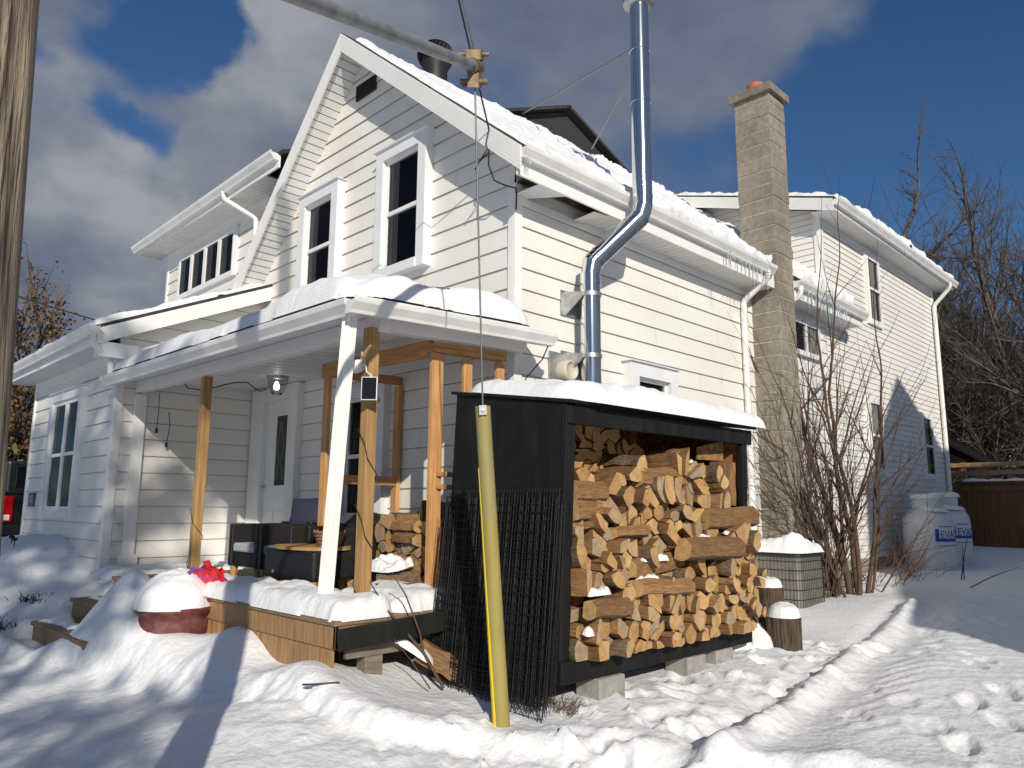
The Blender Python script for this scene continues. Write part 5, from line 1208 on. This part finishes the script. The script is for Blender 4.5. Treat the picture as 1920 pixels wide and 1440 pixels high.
# ------------------------------------------------------------------ utility pole, strut, guy
POLE = thing('utility_pole', (-4.55, -2.87, 0), 'weathered grey wooden utility pole at the edge of the drive', 'utility pole')
mb = MB(); n = 72; K = 60; vs = []
for k in range(K + 1):
    z = -.3 + 9.3 * k / K; r0 = .128 - .004 * z
    for j in range(n):
        a = 2 * math.pi * j / n; vs.append((a, z, r0))
A = np.array(vs); rad = A[:, 2] + .010 * (fbm(np.cos(A[:, 0]) * 7 + 5, np.sin(A[:, 0]) * 7 + A[:, 1] * .35, 4, 81)) + .008 * fbm(A[:, 0] * 6, A[:, 1] * .9, 3, 82) * (np.sin(A[:, 0] * 13) > .3)
ln = .036 * (2.4 - A[:, 1]) * .7
V = np.stack([-4.566 + ln + rad * np.cos(A[:, 0]), -2.894 - ln + rad * np.sin(A[:, 0]), A[:, 1]], -1)
mb.add(V.tolist(), [(k * n + j, k * n + (j + 1) % n, (k + 1) * n + (j + 1) % n, (k + 1) * n + j) for k in range(K) for j in range(n)], 0, True); obj('pole_shaft', mb, POLEW, POLE)
T_ = Vector((-2.02, -1.665, 3.90)); PS = Vector((-4.53, -2.85, 2.72))
mb = MB(); mb.tube([PS, T_], .0325, 20); obj('strut_pipe', mb, GALVD, POLE)
GUY = thing('guy_wire', (-1.552, -1.471, 0), 'steel guy wire dropping from the strut to a yellow guard in the snow', 'guy wire')
B_ = Vector((-1.552, -1.471, -.05)); G_ = Vector((-1.782, -1.515, 1.89)); W_ = Vector((-2.02, -1.668, 3.80))
mb = MB(); mb.tube([B_, G_, W_], .0055, 6); mb.tube([Vector((-2.02, -1.66, 4.0)), Vector((-4.55, -2.86, 7.0))], .005, 6); obj('strand', mb, STRAND, GUY)
mb = MB()   # clamp casting on the strut end
d = (T_ - PS).normalized(); mb.tube([T_ - d * .05, T_ + d * .05], .045, 14); mb.obox(T_ + Vector((.0, 0, .075)), (d, Vector((.7, -.7, 0)), Z_), (.03, .045, .035)); mb.obox(T_ + Vector((0, 0, -.09)), (d, Vector((.7, -.7, 0)), Z_), (.028, .035, .05))
mb.tube([T_ + Vector((.06, -.06, .08)), T_ + Vector((-.07, .07, .08))], .014, 8); mb.tube([T_ + Vector((.055, -.055, -.10)), T_ + Vector((-.06, .06, -.10))], .02, 8); mb.tube([T_ + Vector((.05, -.05, -.08)), T_ + Vector((-.05, .05, -.13))], .012, 8)
obj('strut_clamp', mb, BRONZE, GUY, .006)
mb = MB(); ax = (G_ - B_).normalized(); vd = Vector((-.70, -.70, 0)); sd = ax.cross(vd).normalized(); vd = sd.cross(ax).normalized(); K = 40; n = 18; vs = []
for k in range(K + 1):
    f = k / K; c = B_.lerp(G_, f); r0 = .050 - .005 * f
    for j in range(n + 1):
        a = R(-150 + 300 * j / n); vs.append(c + vd * math.cos(a) * r0 + sd * math.sin(a) * r0)
mb.add(vs, [(k * (n + 1) + j, k * (n + 1) + j + 1, (k + 1) * (n + 1) + j + 1, (k + 1) * (n + 1) + j) for k in range(K) for j in range(n)], 0, True)
gg = obj('guard', mb, YELLOW, GUY, recalc=False); sm = gg.modifiers.new('solid', 'SOLIDIFY'); sm.thickness = .006
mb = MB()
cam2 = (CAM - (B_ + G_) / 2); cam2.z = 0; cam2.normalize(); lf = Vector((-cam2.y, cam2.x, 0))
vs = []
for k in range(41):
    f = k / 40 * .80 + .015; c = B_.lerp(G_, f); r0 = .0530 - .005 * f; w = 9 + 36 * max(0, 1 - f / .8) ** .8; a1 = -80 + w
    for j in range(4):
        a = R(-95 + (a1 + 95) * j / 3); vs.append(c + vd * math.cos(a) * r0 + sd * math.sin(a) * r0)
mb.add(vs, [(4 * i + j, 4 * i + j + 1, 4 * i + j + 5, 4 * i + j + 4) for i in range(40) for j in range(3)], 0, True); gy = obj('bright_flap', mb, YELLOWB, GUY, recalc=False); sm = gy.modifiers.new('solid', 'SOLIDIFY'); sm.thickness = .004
mb = MB(); mb.obox(G_ - ax * .03 + cam2 * .055, (sd, ax, vd), (.022, .028, .006)); mb.tube([G_ - ax * .03 + cam2 * .05, G_ - ax * .03 + cam2 * .075], .009, 6); obj('guard_bolt', mb, GALV, GUY)
SD_ = thing('service_cable', (-.34, 0, 4.7), 'black service cable from the pole to the gable corner of the house', 'cable')
mb = MB(); mb.tube([(-4.55, -2.86, 7.2), (-2.6, -1.55, 5.93), (-1.2, -.58, 5.20), (-.36, -.01, 4.74)], .008, 6); mb.tube([(-.36, -.01, 4.74), (-.37, .02, 4.60), (-.365, .0, 4.55), (-.38, .11, 4.44), (-.37, .16, 4.40), (-.38, .10, 4.45), (-.36, -.02, 4.52)], .007, 6)
mb.tube([(-.365, -.02, 4.54), (-.35, .0, 4.40), (-.25, .03, 4.29), (-.12, -.0, 4.27), (-.04, -.045, 4.26), (-.035, -.05, 4.20), (-.03, -.04, 4.05)], .0075, 6); obj('cable_run', mb, CABLE, SD_)
t = tag(obj('loose_cord', MB().tube([(.07, -.36, 2.73), (.05, -.30, 2.60), (.03, -.12, 2.45), (.04, -.03, 2.30)], .006, 6), CABLE), 'short black cord hanging below the porch gutter end at the house corner', 'cord')
t = tag(obj('overhead_wire', MB().tube([(-6.0, 1.0, 3.45), (-2.52, 6.67, 3.99), (-.63, 10.34, 4.68), (3, 17, 6.0)], .012, 6), CABLE), 'thin overhead wire sloping down to the low addition', 'wire')

# ------------------------------------------------------------------ shrub, plants
def grow(mb, p, d, r, L_, lev, prm, rnd, leaf=None):
    """recursive branch: polyline that wanders, spawns children along its length"""
    seg = prm['seg'][min(lev, len(prm['seg']) - 1)]; n = max(2, int(L_ / seg)); pts = [p.copy()]; dr = d.copy(); rad = [r]; r1 = r * prm['taper']
    for i in range(n):
        j = prm['wander']; dr = (dr + Vector((rnd.gauss(0, j), rnd.gauss(0, j), rnd.gauss(0, j))) + Z_ * prm['up'][min(lev, len(prm['up']) - 1)]).normalized()
        pts.append(pts[-1] + dr * (L_ / n)); rad.append(r + (r1 - r) * (i + 1) / n)
    if lev >= prm['max']: rad[-1] = max(prm['rmin'] * .5, rad[-1] * .4)
    mb.tube(pts, [max(q, prm['rmin']) for q in rad], prm['sides'][min(lev, len(prm['sides']) - 1)], caps=False)
    if leaf is not None and lev >= prm['leaflev']:
        for _ in range(prm['leaves']):
            q = rnd.choice(pts[1:]); leaf.append((q + Vector((rnd.gauss(0, .12), rnd.gauss(0, .12), rnd.gauss(0, .12)))))
    if lev >= prm['max']: return
    nc = prm['kids'][lev]; nc = rnd.randint(nc[0], nc[1])
    for k in range(nc):
        f = prm['first'][lev] + (1 - prm['first'][lev]) * (k + rnd.random()) / nc; i = min(n, max(1, int(f * n))); q = pts[i]
        dd = (pts[i] - pts[i - 1]).normalized(); ax = dd.cross(Vector((rnd.gauss(0, 1), rnd.gauss(0, 1), rnd.gauss(0, 1)))).normalized()
        ang = R(rnd.uniform(*prm['ang'])); nd = (dd * math.cos(ang) + ax * math.sin(ang)).normalized()
        grow(mb, q, nd, rad[i] * rnd.uniform(.45, .72), L_ * rnd.uniform(*prm['len']) * (1 - .35 * f), lev + 1, prm, rnd, leaf)
    if prm.get('lead', True):
        grow(mb, pts[-1], dr, rad[-1], L_ * rnd.uniform(.5, .7), lev + 1, prm, rnd, leaf)
SH = thing('bare_shrub', (5.6, -.68, .2), 'tall many stemmed bare shrub growing in front of the rear wing', 'shrub')
rnd = random.Random(12)
sp = dict(seg=[.16, .12, .1], taper=.5, wander=.055, up=[.03, .02, .01], max=3, rmin=.0022, sides=[7, 5, 3, 3], kids=[(5, 7), (3, 4), (1, 2)], first=[.25, .2, .2], ang=(16, 42), len=(.34, .55))
base = Vector((5.55, -.70, .12))
for k, (dx, dy, lean, r, L_) in enumerate(((0, 0, (-.02, .02, 1), .050, 2.9), (-.15, .05, (-.08, .08, 1), .032, 2.4), (.12, -.05, (.05, -.02, 1), .042, 2.75), (.28, -.10, (.16, -.10, 1), .034, 2.4), (-.28, .02, (-.20, .20, 1), .027, 1.9), (.40, -.1, (.30, -.2, 1), .020, 1.7), (-.05, -.12, (-.06, -.05, 1), .036, 2.6), (-.35, -.1, (-.36, .3, 1), .02, 1.8), (.18, .05, (.10, .06, 1), .028, 2.3), (.5, -.15, (.55, -.4, .8), .014, 1.1))):
    mb = MB(); grow(mb, base + Vector((dx, dy, 0)), Vector(lean).normalized(), r, L_, 0, sp, rnd); obj('stem', mb, BARK, SH, recalc=False)
mb = MB()
for k in range(16):
    a = rnd.uniform(0, 6.28); grow(mb, base + Vector((rnd.uniform(-.3, .4), rnd.uniform(-.2, .2), rnd.uniform(0, .6))), Vector((math.cos(a), math.sin(a), rnd.uniform(.05, .9))).normalized(), .007, rnd.uniform(.5, .95), 2, sp, rnd)
obj('low_twigs', mb, TWIG, SH, recalc=False)
SH2 = thing('bare_bush', (4.95, -.62, .2), 'thin arching bare bush in front of the block chimney', 'shrub')
sp2 = dict(sp, kids=[(5, 7), (3, 4), (1, 2)], max=2, rmin=.002, up=[.01, -.01, -.02], wander=.07)
mb = MB()
for k in range(20): grow(mb, Vector((4.95 + rnd.uniform(-.1, .25), -.62 + rnd.uniform(-.1, .1), .1)), Vector((rnd.uniform(-.55, .2), rnd.uniform(-.3, .45), 1)).normalized(), .011, rnd.uniform(1.3, 2.4), 0, sp2, rnd)
obj('stems', mb, TWIG, SH2, recalc=False)
mb = MB()
for k in range(34): grow(mb, Vector((7.3 + rnd.uniform(-.7, .8), -.62 + rnd.uniform(-.3, .3), g1(7.3, -.6) - .05)), Vector((rnd.uniform(-.6, .6), rnd.uniform(-.6, .3), rnd.uniform(.4, 1))).normalized(), .005, rnd.uniform(.35, .7), 1, sp2, rnd)
tag(obj('brown_bush', mb, pm('reddish_twig', (.17, .075, .04), .85, var=.3), recalc=False), 'low reddish brown bush between the shrub and the propane tanks', 'bush')
for i, (x, y, h, dx, dy, lb_) in enumerate(((8.0, -1.35, .75, .25, -.1, 'tall dry stalk leaning in front of the near propane tank'), (8.05, -1.38, .55, .05, .0, 'short upright dry stalk in front of the near propane tank'), (9.6, -2.0, .5, .35, -.3, 'dry stalk leaning before the board fence'), (7.2, -1.6, .3, .8, -.5, 'long dry stalk lying low over the snow by the shrub'), (8.8, -2.1, .25, .9, -.5, 'long dry stalk lying low over the shaded snow'), (10.5, -2.3, .5, -.2, .1, 'dry stalk standing in the shaded snow at the right'))):
    mb = MB(); p = Vector((x, y, g1(x, y) - .03)); mb.tube([p, p + Vector((dx * .5, dy * .5, h * .6)), p + Vector((dx, dy, h))], [.009, .007, .003], 5)
    tag(obj('dry_stalk', mb, TWIG), lb_, 'stalk')
mb = MB(); rr = random.Random(8)
for (cx, cy, n_, s_) in ((-2.98, 4.05, 80, .17), (-2.55, 4.5, 50, .14)):
    g = g1(cx, cy)
    for i in range(n_):
        p = Vector((cx + rr.gauss(0, s_ * .5), cy + rr.gauss(0, s_), g - .01)); mb.tube([p, p + Vector((rr.uniform(-.08, .08), rr.uniform(-.12, .12), rr.uniform(.02, .10)))], [.005, .001], 4, caps=False)
tag(obj('dead_plants', mb, pm('dead_plant', (.04, .022, .018), .9, var=.4)), 'dark withered plants poking out beside the porch steps', 'plants', kind='stuff')
for i, (x, y) in enumerate(((-2.35, 6.55), (-2.3, 6.95), (-2.75, 7.2))):
    mb = MB(); g = g1(x, y); mb.tube([(x, y, g - .02), (x, y, g + .07)], [.006, .006], 5); mb.lathe([(.004, g + .06), (.035, g + .075), (.03, g + .10), (.005, g + .11)], (x, y, 0), 10)
    tag(obj('garden_light', mb, CABLE), ('small black garden light in the bank under the addition window', 'second small black garden light further along the snow bank', 'black garden stake at the far left of the snow bank')[i], 'garden light')
# boards and junk leaning behind the shrub
lb = random.Random(2)
for k in range(6):
    mb = MB(); x = 5.25 + k * .13; mb.beam((x + .55, -.42 - .02 * k, .12), (x - .05, -.10, 1.25 - .04 * k), .10, .03, (0, 1, .3)); tag(obj('leaning_plank', mb, GREYW), 'dark old planks leaning between the block chimney and the shrub', 'planks', 'old planks leaning beside the chimney')
snow_patch('snow', 'snow scraps on the leaning old planks', (5.30, -.15, 1.22), (1, 0, 0), (.35, -.20, -.75), (.3, -.75, .35), .6, .8, .02, .03, seed=60, edge=.04, lump=1.5, freq=6, ragged=.28)
# ------------------------------------------------------------------ propane tanks
def tank(x, y, label):
    z = g1(x, y) - .12; t = thing('propane_tank', (x, y, z), label, 'propane tank', 'propane tanks by the rear wing')
    mb = MB(); r = .385; mb.lathe([(.30, z), (.385, z + .06), (r, z + .80), (r * .97, z + .90), (r * .86, z + 1.0), (r * .62, z + 1.07), (.2, z + 1.09)], (x, y, 0), 48); obj('shell', mb, TANK, t)
    mb = MB(); mb.lathe([(.215, z + 1.06), (.22, z + 1.24), (.235, z + 1.25), (.235, z + 1.265), (.20, z + 1.25), (.20, z + 1.07)], (x, y, 0), 32); obj('collar', mb, TANK, t)
    mb = MB(); mb.tube([(x - .05, y - .05, z + 1.08), (x - .05, y - .05, z + 1.2)], .035, 10); mb.tube([(x - .1, y - .14, z + 1.12), (x + .05, y - .14, z + 1.14)], .03, 8); obj('valve', mb, CABLE, t)
    a0 = math.atan2(CAM.y - y, CAM.x - x) + R(14)
    def onshell(u, zz, d=.002): a = a0 + u / r; return Vector((x + (r + d) * math.cos(a), y + (r + d) * math.sin(a), zz))
    mb = MB(); zc = z + .66
    def patch(u0, u1, za, zb, d): 
        n = 12; vs = []
        for i in range(n + 1): vs += [onshell(u0 + (u1 - u0) * i / n, za, d), onshell(u0 + (u1 - u0) * i / n, zb, d)]
        mb.add(vs, [(2 * i, 2 * i + 2, 2 * i + 3, 2 * i + 1) for i in range(n)])
    patch(0, .06, zc - .10, zc + .10, .002); patch(.06, .44, zc - .10, zc - .05, .002); patch(.02, .40, zc - .17, zc - .16, .002); patch(.08, .3, zc + .13, zc + .145, .002)
    obj('logo_band', mb, LOGO, t, recalc=False)
    cu = bpy.data.curves.new('txt', 'FONT'); cu.body = 'EVAC'; cu.size = .17; cu.extrude = .0; o = bpy.data.objects.new('txt', cu); COL.objects.link(o)
    dg = bpy.context.evaluated_depsgraph_get(); dg.update(); me = bpy.data.meshes.new_from_object(o.evaluated_get(dg)); COL.objects.unlink(o); bpy.data.objects.remove(o)
    for v in me.vertices: v.co = onshell(.075 + v.co.x * .9, zc - .045 + v.co.y, .0035)
    me.materials.clear(); me.materials.append(LOGO); link(bpy.data.objects.new('lettering', me), t)
    snow_patch('snow', 'snow on the lid of the %s propane tank' % ('near' if x < 9.6 else 'far'), (x - .26, y - .26, z + 1.255), (1, 0, 0), (0, 1, 0), (0, 0, 1), .52, .52, .015, .07, rnd=.25, seed=int(x * 10), edge=.08, ragged=.02)
    snow_patch('snow', 'snow on the shoulder of the %s propane tank' % ('near' if x < 9.6 else 'far'), (x - .30, y - .33, z + 1.03), (1, 0, 0), (0, 1, .1), (0, -.1, 1), .58, .42, .02, .06, rnd=.2, seed=int(x * 13), edge=.1, ragged=.06)
tank(9.15, -.62, 'white propane tank with blue lettering nearest the shrub'); tank(9.95, -.66, 'white propane tank with blue lettering half hidden behind the near one')
# ------------------------------------------------------------------ fence and far things
F_ = thing('board_fence', (13.3, -4, .5), 'brown board fence with two open rails beyond the rear wing', 'fence')
mb = MB(); y = -.05; fr = random.Random(6)
while y > -9: mb.box((13.3 + fr.uniform(-.004, .004), y - .138, .3), (13.325, y, 1.86)); y -= .142
obj('fence_boards', mb, FENCEW, F_)
mb = MB(); mb.box((13.27, -9, 1.70), (13.30, 0, 1.80)); mb.box((13.25, -9, 1.86), (13.37, 0, 1.90)); obj('cap_rail', mb, FENCEW, F_)
for z in (2.03, 2.20):
    mb = MB(); mb.box((13.30, -9, z), (13.34, .1, z + .09)); obj('open_rail', mb, CEDAR, F_)
for y in (-.1, -2.5, -4.9, -7.3):
    mb = MB(); mb.box((13.34, y - .09, .3), (13.43, y, 2.3)); obj('fence_post', mb, CEDAR, F_)
snow_patch('snow', 'snow line along the top of the board fence', (13.24, -8.9, 1.90), (0, 1, 0), (1, 0, 0), (0, 0, 1), 8.8, .14, .03, .05, seed=70, edge=.05, lump=.5)
t = thing('garden_shed', (16, .5, .6), 'dark garden shed behind the fence beside the rear wing', 'shed')
mb = MB(); mb.prism([(15.4, .12, .4), (15.4, 2.6, .4), (15.4, 2.6, 2.5), (15.4, 1.5, 3.3), (15.4, .12, 2.55)], (2.4, 0, 0)); obj('shed_body', mb, BLACKP, t)
mb = MB(); roof_slab(mb, (15.3, .0, 2.5), (18, .0, 2.5), (18, 1.5, 3.42), (15.3, 1.5, 3.42)); obj('shed_roof', mb, BLACKP, t)
t = thing('far_house', (42, 2, .6), 'distant brick house with a snowy roof behind the fence', 'house')
mb = MB(); mb.box((41, -6, 0), (50, 7, 3.6)); obj('wall', mb, BRICKF, t)
mb = MB(); roof_slab(mb, (40.3, -7, 3.6), (40.3, 8, 3.6), (45.5, 8, 6.4), (45.5, -7, 6.4), .15); roof_slab(mb, (45.5, -7, 6.4), (45.5, 8, 6.4), (51, 8, 3.6), (51, -7, 3.6), .15); obj('roof', mb, SNOW, t)
for y in (-4.5, -1.5, 1.5, 4.5):
    mb = MB(); mb.box((40.95, y, 1.2), (41, y + 1.1, 2.6)); obj('window', mb, DARKIN, t)
# pickup truck at the left
TR = thing('pickup_truck', (-1.2, 13, .4), 'dark pickup truck parked behind the white addition', 'truck')
zt = .42; TX, TY = -1.62, 11.2
mb = MB(); mb.box((TX, TY, zt + .38), (TX + 1.85, TY + 4.9, zt + 1.06)); mb.box((TX + .05, TY + 1.9, zt + 1.06), (TX + 1.80, TY + 3.7, zt + 1.72)); obj('body', mb, TRUCK, TR, .06)
mb = MB(); mb.box((TX + .04, TY + .02, zt + 1.06), (TX + 1.81, TY + 1.9, zt + 1.66)); obj('bed_cap', mb, TRUCK, TR, .05)
mb = MB(); mb.box((TX + .18, TY - .004, zt + 1.18), (TX + 1.66, TY + .02, zt + 1.56)); obj('rear_window', mb, SOLAR, TR, .02)
for x in (TX + .0, TX + 1.66):
    mb = MB(); mb.box((x, TY - .035, zt + .56), (x + .19, TY + .02, zt + 1.02)); obj('taillight', mb, REDL, TR, .03)
mb = MB(); mb.box((TX + .05, TY - .05, zt + .60), (TX + .14, TY - .03, zt + .70)); obj('reverse_lens', mb, WHITEP, TR, .01)
mb = MB(); mb.box((TX - .02, TY - .12, zt + .34), (TX + 1.87, TY + .02, zt + .52)); obj('bumper', mb, DARKM, TR, .03)
for x in (TX - .02, TX + 1.65):
    for y in (TY + .95, TY + 3.9):
        mb = MB(); mb.lathe([(.20, 0), (.36, 0), (.38, .03), (.38, .19), (.36, .22), (.20, .22)], (x, y, zt + .36), 28, axis='x'); w = obj('wheel', mb, RUBBER, TR); mb = MB(); mb.lathe([(.05, .02), (.2, .01), (.2, .21), (.05, .2)], (x, y, zt + .36), 20, axis='x'); obj('rim', mb, CHROME, w)
# ------------------------------------------------------------------ trees
def leaf_mesh(pts, size, rnd):
    n = len(pts); P = np.array(pts); q = np.random.default_rng(rnd.randint(0, 9999)); a = q.normal(size=(n, 3)); b = q.normal(size=(n, 3)); a /= np.linalg.norm(a, axis=1)[:, None]; b -= (a * b).sum(1)[:, None] * a; b /= np.linalg.norm(b, axis=1)[:, None]
    s = q.uniform(.6, 1.3, (n, 1)) * size; V = np.stack([P - a * s, P - b * s * .6, P + a * s, P + b * s * .6], 1).reshape(-1, 3)
    mb = MB(); mb.v = [tuple(v) for v in V.tolist()]; mb.f = [[4 * i, 4 * i + 1, 4 * i + 2, 4 * i + 3] for i in range(n)]; mb.m = [0] * n; mb.sm = [False] * n
    return mb
def tree(x, y, h, label, seed, kind='bare', group='bare trees beyond the fence', tr=.22):
    h *= 1.22 if kind == 'bare' else 1.5
    rnd = random.Random(seed); z = .3; t = thing('bare_tree' if kind == 'bare' else 'oak_tree', (x, y, z), label, 'tree', group)
    p = dict(seg=[.6, .5, .4, .3, .25], taper=.55, wander=.09, up=[.05, .07, .07, .05, .03], max=4, rmin=.008, sides=[8, 5, 4, 3, 3], kids=[(5, 7), (4, 6), (3, 5), (3, 4)], first=[.25, .25, .2, .15], ang=(20, 52), len=(.55, .8), leaflev=3, leaves=3) if kind != 'bare' else dict(seg=[.7, .5, .4, .3, .22], taper=.55, wander=.09, up=[.05, .06, .06, .05, .03], max=5, rmin=.005, sides=[8, 5, 4, 3, 3, 3], kids=[(7, 9), (4, 6), (4, 5), (3, 4), (2, 2)], first=[.22, .22, .2, .15, .15], ang=(20, 50), len=(.58, .84), leaflev=9, leaves=0)
    mb = MB(); tr_ = MB(); leaf = [] if kind != 'bare' else None
    L0 = h * .36; grow(mb, Vector((x, y, z - .3)), Vector((rnd.uniform(-.1, .1), rnd.uniform(-.1, .1), 1)).normalized(), tr, L0, 0, p, rnd, leaf)
    k0 = 8 * (max(2, int(L0 / p['seg'][0])) + 1)
    # trunk = the first tube; crown = all the rest
    nf = 8 * max(2, int(L0 / p['seg'][0])); tr_.v = mb.v[:k0]; tr_.f = mb.f[:nf]; tr_.m = [0] * nf; tr_.sm = [True] * nf
    cr_ = MB(); cr_.v = [v for v in mb.v[k0:]]; cr_.f = [[i - k0 for i in f] for f in mb.f[nf:]]; cr_.m = [0] * len(cr_.f); cr_.sm = [True] * len(cr_.f)
    obj('trunk', tr_, BARKG, t, recalc=False); c = obj('crown', cr_, TWIGG if kind == 'bare' else BARKG, t, recalc=False)
    if leaf: obj('leaves', leaf_mesh(leaf, .09, rnd), LEAFB, c, recalc=False)
    return t
TL = [(19.5, 4.4, 15, 'tall bare tree rising behind the rear wing roof', .24), (21.0, 1.7, 13.5, 'broad bare tree just right of the rear wing', .19), (20.0, -.9, 13.5, 'big bare tree with heavy limbs at the right edge', .20), (26, 6.5, 14.5, 'farther bare tree seen over the rear wing ridge', .22), (22.5, 3.2, 13.2, 'slender bare tree over the rear wing gutter', .22), (24, 5.2, 13.2, 'pale bare tree just clearing the rear wing snow', .2),
      (27, 2.5, 14, 'farther bare tree between the two nearest ones', .24), (25, -2.2, 13.5, 'farther bare tree at the far right', .24), (17.6, .9, 7.5, 'smaller twiggy tree behind the dark garden shed', .14), (18.3, -1.5, 8.0, 'smaller twiggy tree behind the fence rails', .15), (23.5, .2, 9.5, 'dense low tree behind the garden shed', .18)]
for i, (x, y, h, lb_, tr) in enumerate(TL): tree(x, y, h, lb_, 100 + i, tr=tr)
for i, (x, y, h, lb_) in enumerate(((1.4, 24, 9.0, 'brown leaved oak tree left of the addition roof'), (-.6, 23, 7.5, 'brown leaved oak tree behind the utility pole'), (2.6, 27, 8.2, 'brown leaved oak tree just above the addition gutter'), (.2, 20, 5.4, 'low brown tree behind the pickup truck'))): tree(x, y, h, lb_, 200 + i, 'oak', 'oak trees left of the house', .2)
rnd = random.Random(77); L_ = [Vector((rnd.gauss(.1, 1.0), rnd.gauss(17.5, .7), abs(rnd.gauss(.9, .6)) + .4)) for _ in range(1500)]
tag(obj('shrub_hedge', leaf_mesh(L_, .10, rnd), LEAFY, recalc=False), 'yellow green bush behind the pickup truck', 'bush')
# ------------------------------------------------------------------ neighbours and added blockers behind the camera whose shadows fall on the yard
def st(s, t, z): return Vector((s * math.cos(AZ) - t * math.sin(AZ), s * math.sin(AZ) + t * math.cos(AZ), z))
rnd = random.Random(31); pts = [st(rnd.uniform(-19.2, -18.2), 2.15 + 9.8 * rnd.random(), 8.15 - 1.7 * rnd.random()) for i in range(2500)]
tag(obj('shade_leaf_screen', leaf_mesh(pts, .125, rnd), LEAFG, recalc=False), 'unseen screen of loose leaves added behind the camera to shade the drive', 'leaf screen')  # floating leaves without stems, added only to dim the sun on the drive
def conifer(s, t, h, r, label, seed):
    rnd = random.Random(seed); p = st(s, t, 0); T = thing('conifer', p, label, 'tree', 'conifers behind the camera'); mb = MB(); mb.tube([p, p + Z_ * h], [.2, .02], 8); obj('trunk', mb, BARKG, T)
    pts = []
    for _ in range(1500):
        f = rnd.random() ** .7; a = rnd.uniform(0, 6.28); rr = r * (1 - f) * math.sqrt(rnd.random()) * (1 + .25 * math.sin(3 * a + 9 * f)); pts.append(p + Vector((rr * math.cos(a), rr * math.sin(a), 1.0 + f * (h - 1.0))))
    obj('crown', leaf_mesh(pts, .22, rnd), LEAFG, T, recalc=False)
def round_tree(s, t, h, r, n, label, seed):
    rnd = random.Random(seed); p = st(s, t, 0); T = thing('round_tree', p, label, 'tree', 'trees behind the camera'); mb = MB(); mb.tube([p, p + Z_ * h], [.2, .06], 8); obj('trunk', mb, BARKG, T); pts = []
    for _ in range(n):
        d = Vector((rnd.gauss(0, 1), rnd.gauss(0, 1), rnd.gauss(0, 1))).normalized() * r * rnd.random() ** .4; pts.append(p + Z_ * h + Vector((d.x, d.y, d.z * .95)))
    obj('crown', leaf_mesh(pts, .17, rnd), LEAFG, T, recalc=False)
round_tree(-21, 4.75, 12.6, 1.9, 900, 'leafy tree behind the camera', 1); round_tree(-22, 6.6, 13.2, 2.2, 1100, 'second leafy tree behind the camera', 2); round_tree(-20, 8.6, 11.4, 2.3, 900, 'third leafy tree behind the camera', 3); round_tree(-19, 3.9, 9.6, 1.1, 260, 'small leafy tree behind the camera', 4)
y1 = 10.5; x0 = 10.14 - .657 * y1; za = 3.73 + .545 * y1
N2 = thing('neighbour_house', (x0, -y1 - 2, 0), 'tall gabled house next door to the right of the yard', 'house')
mb = MB(); mb.prism([(-1.9, -y1, 0), (-1.9, -y1, 4.75), (x0 - 1.95, -y1, 5.7), (x0 - 1.95, -y1, 0)], (0, -4, 0)); obj('shade_wing', mb, SIDING, N2)  # unseen low block added so its shadow covers the ground at the right
mb = MB(); mb.prism([(x0 - 1.95, -y1, 0), (x0 - 1.95, -y1, za - 2.1), (x0, -y1, za), (x0 + 6, -y1, za - 3.1), (x0 + 6, -y1, 0)], (0, -5, 0)); obj('wall', mb, SIDING, N2)
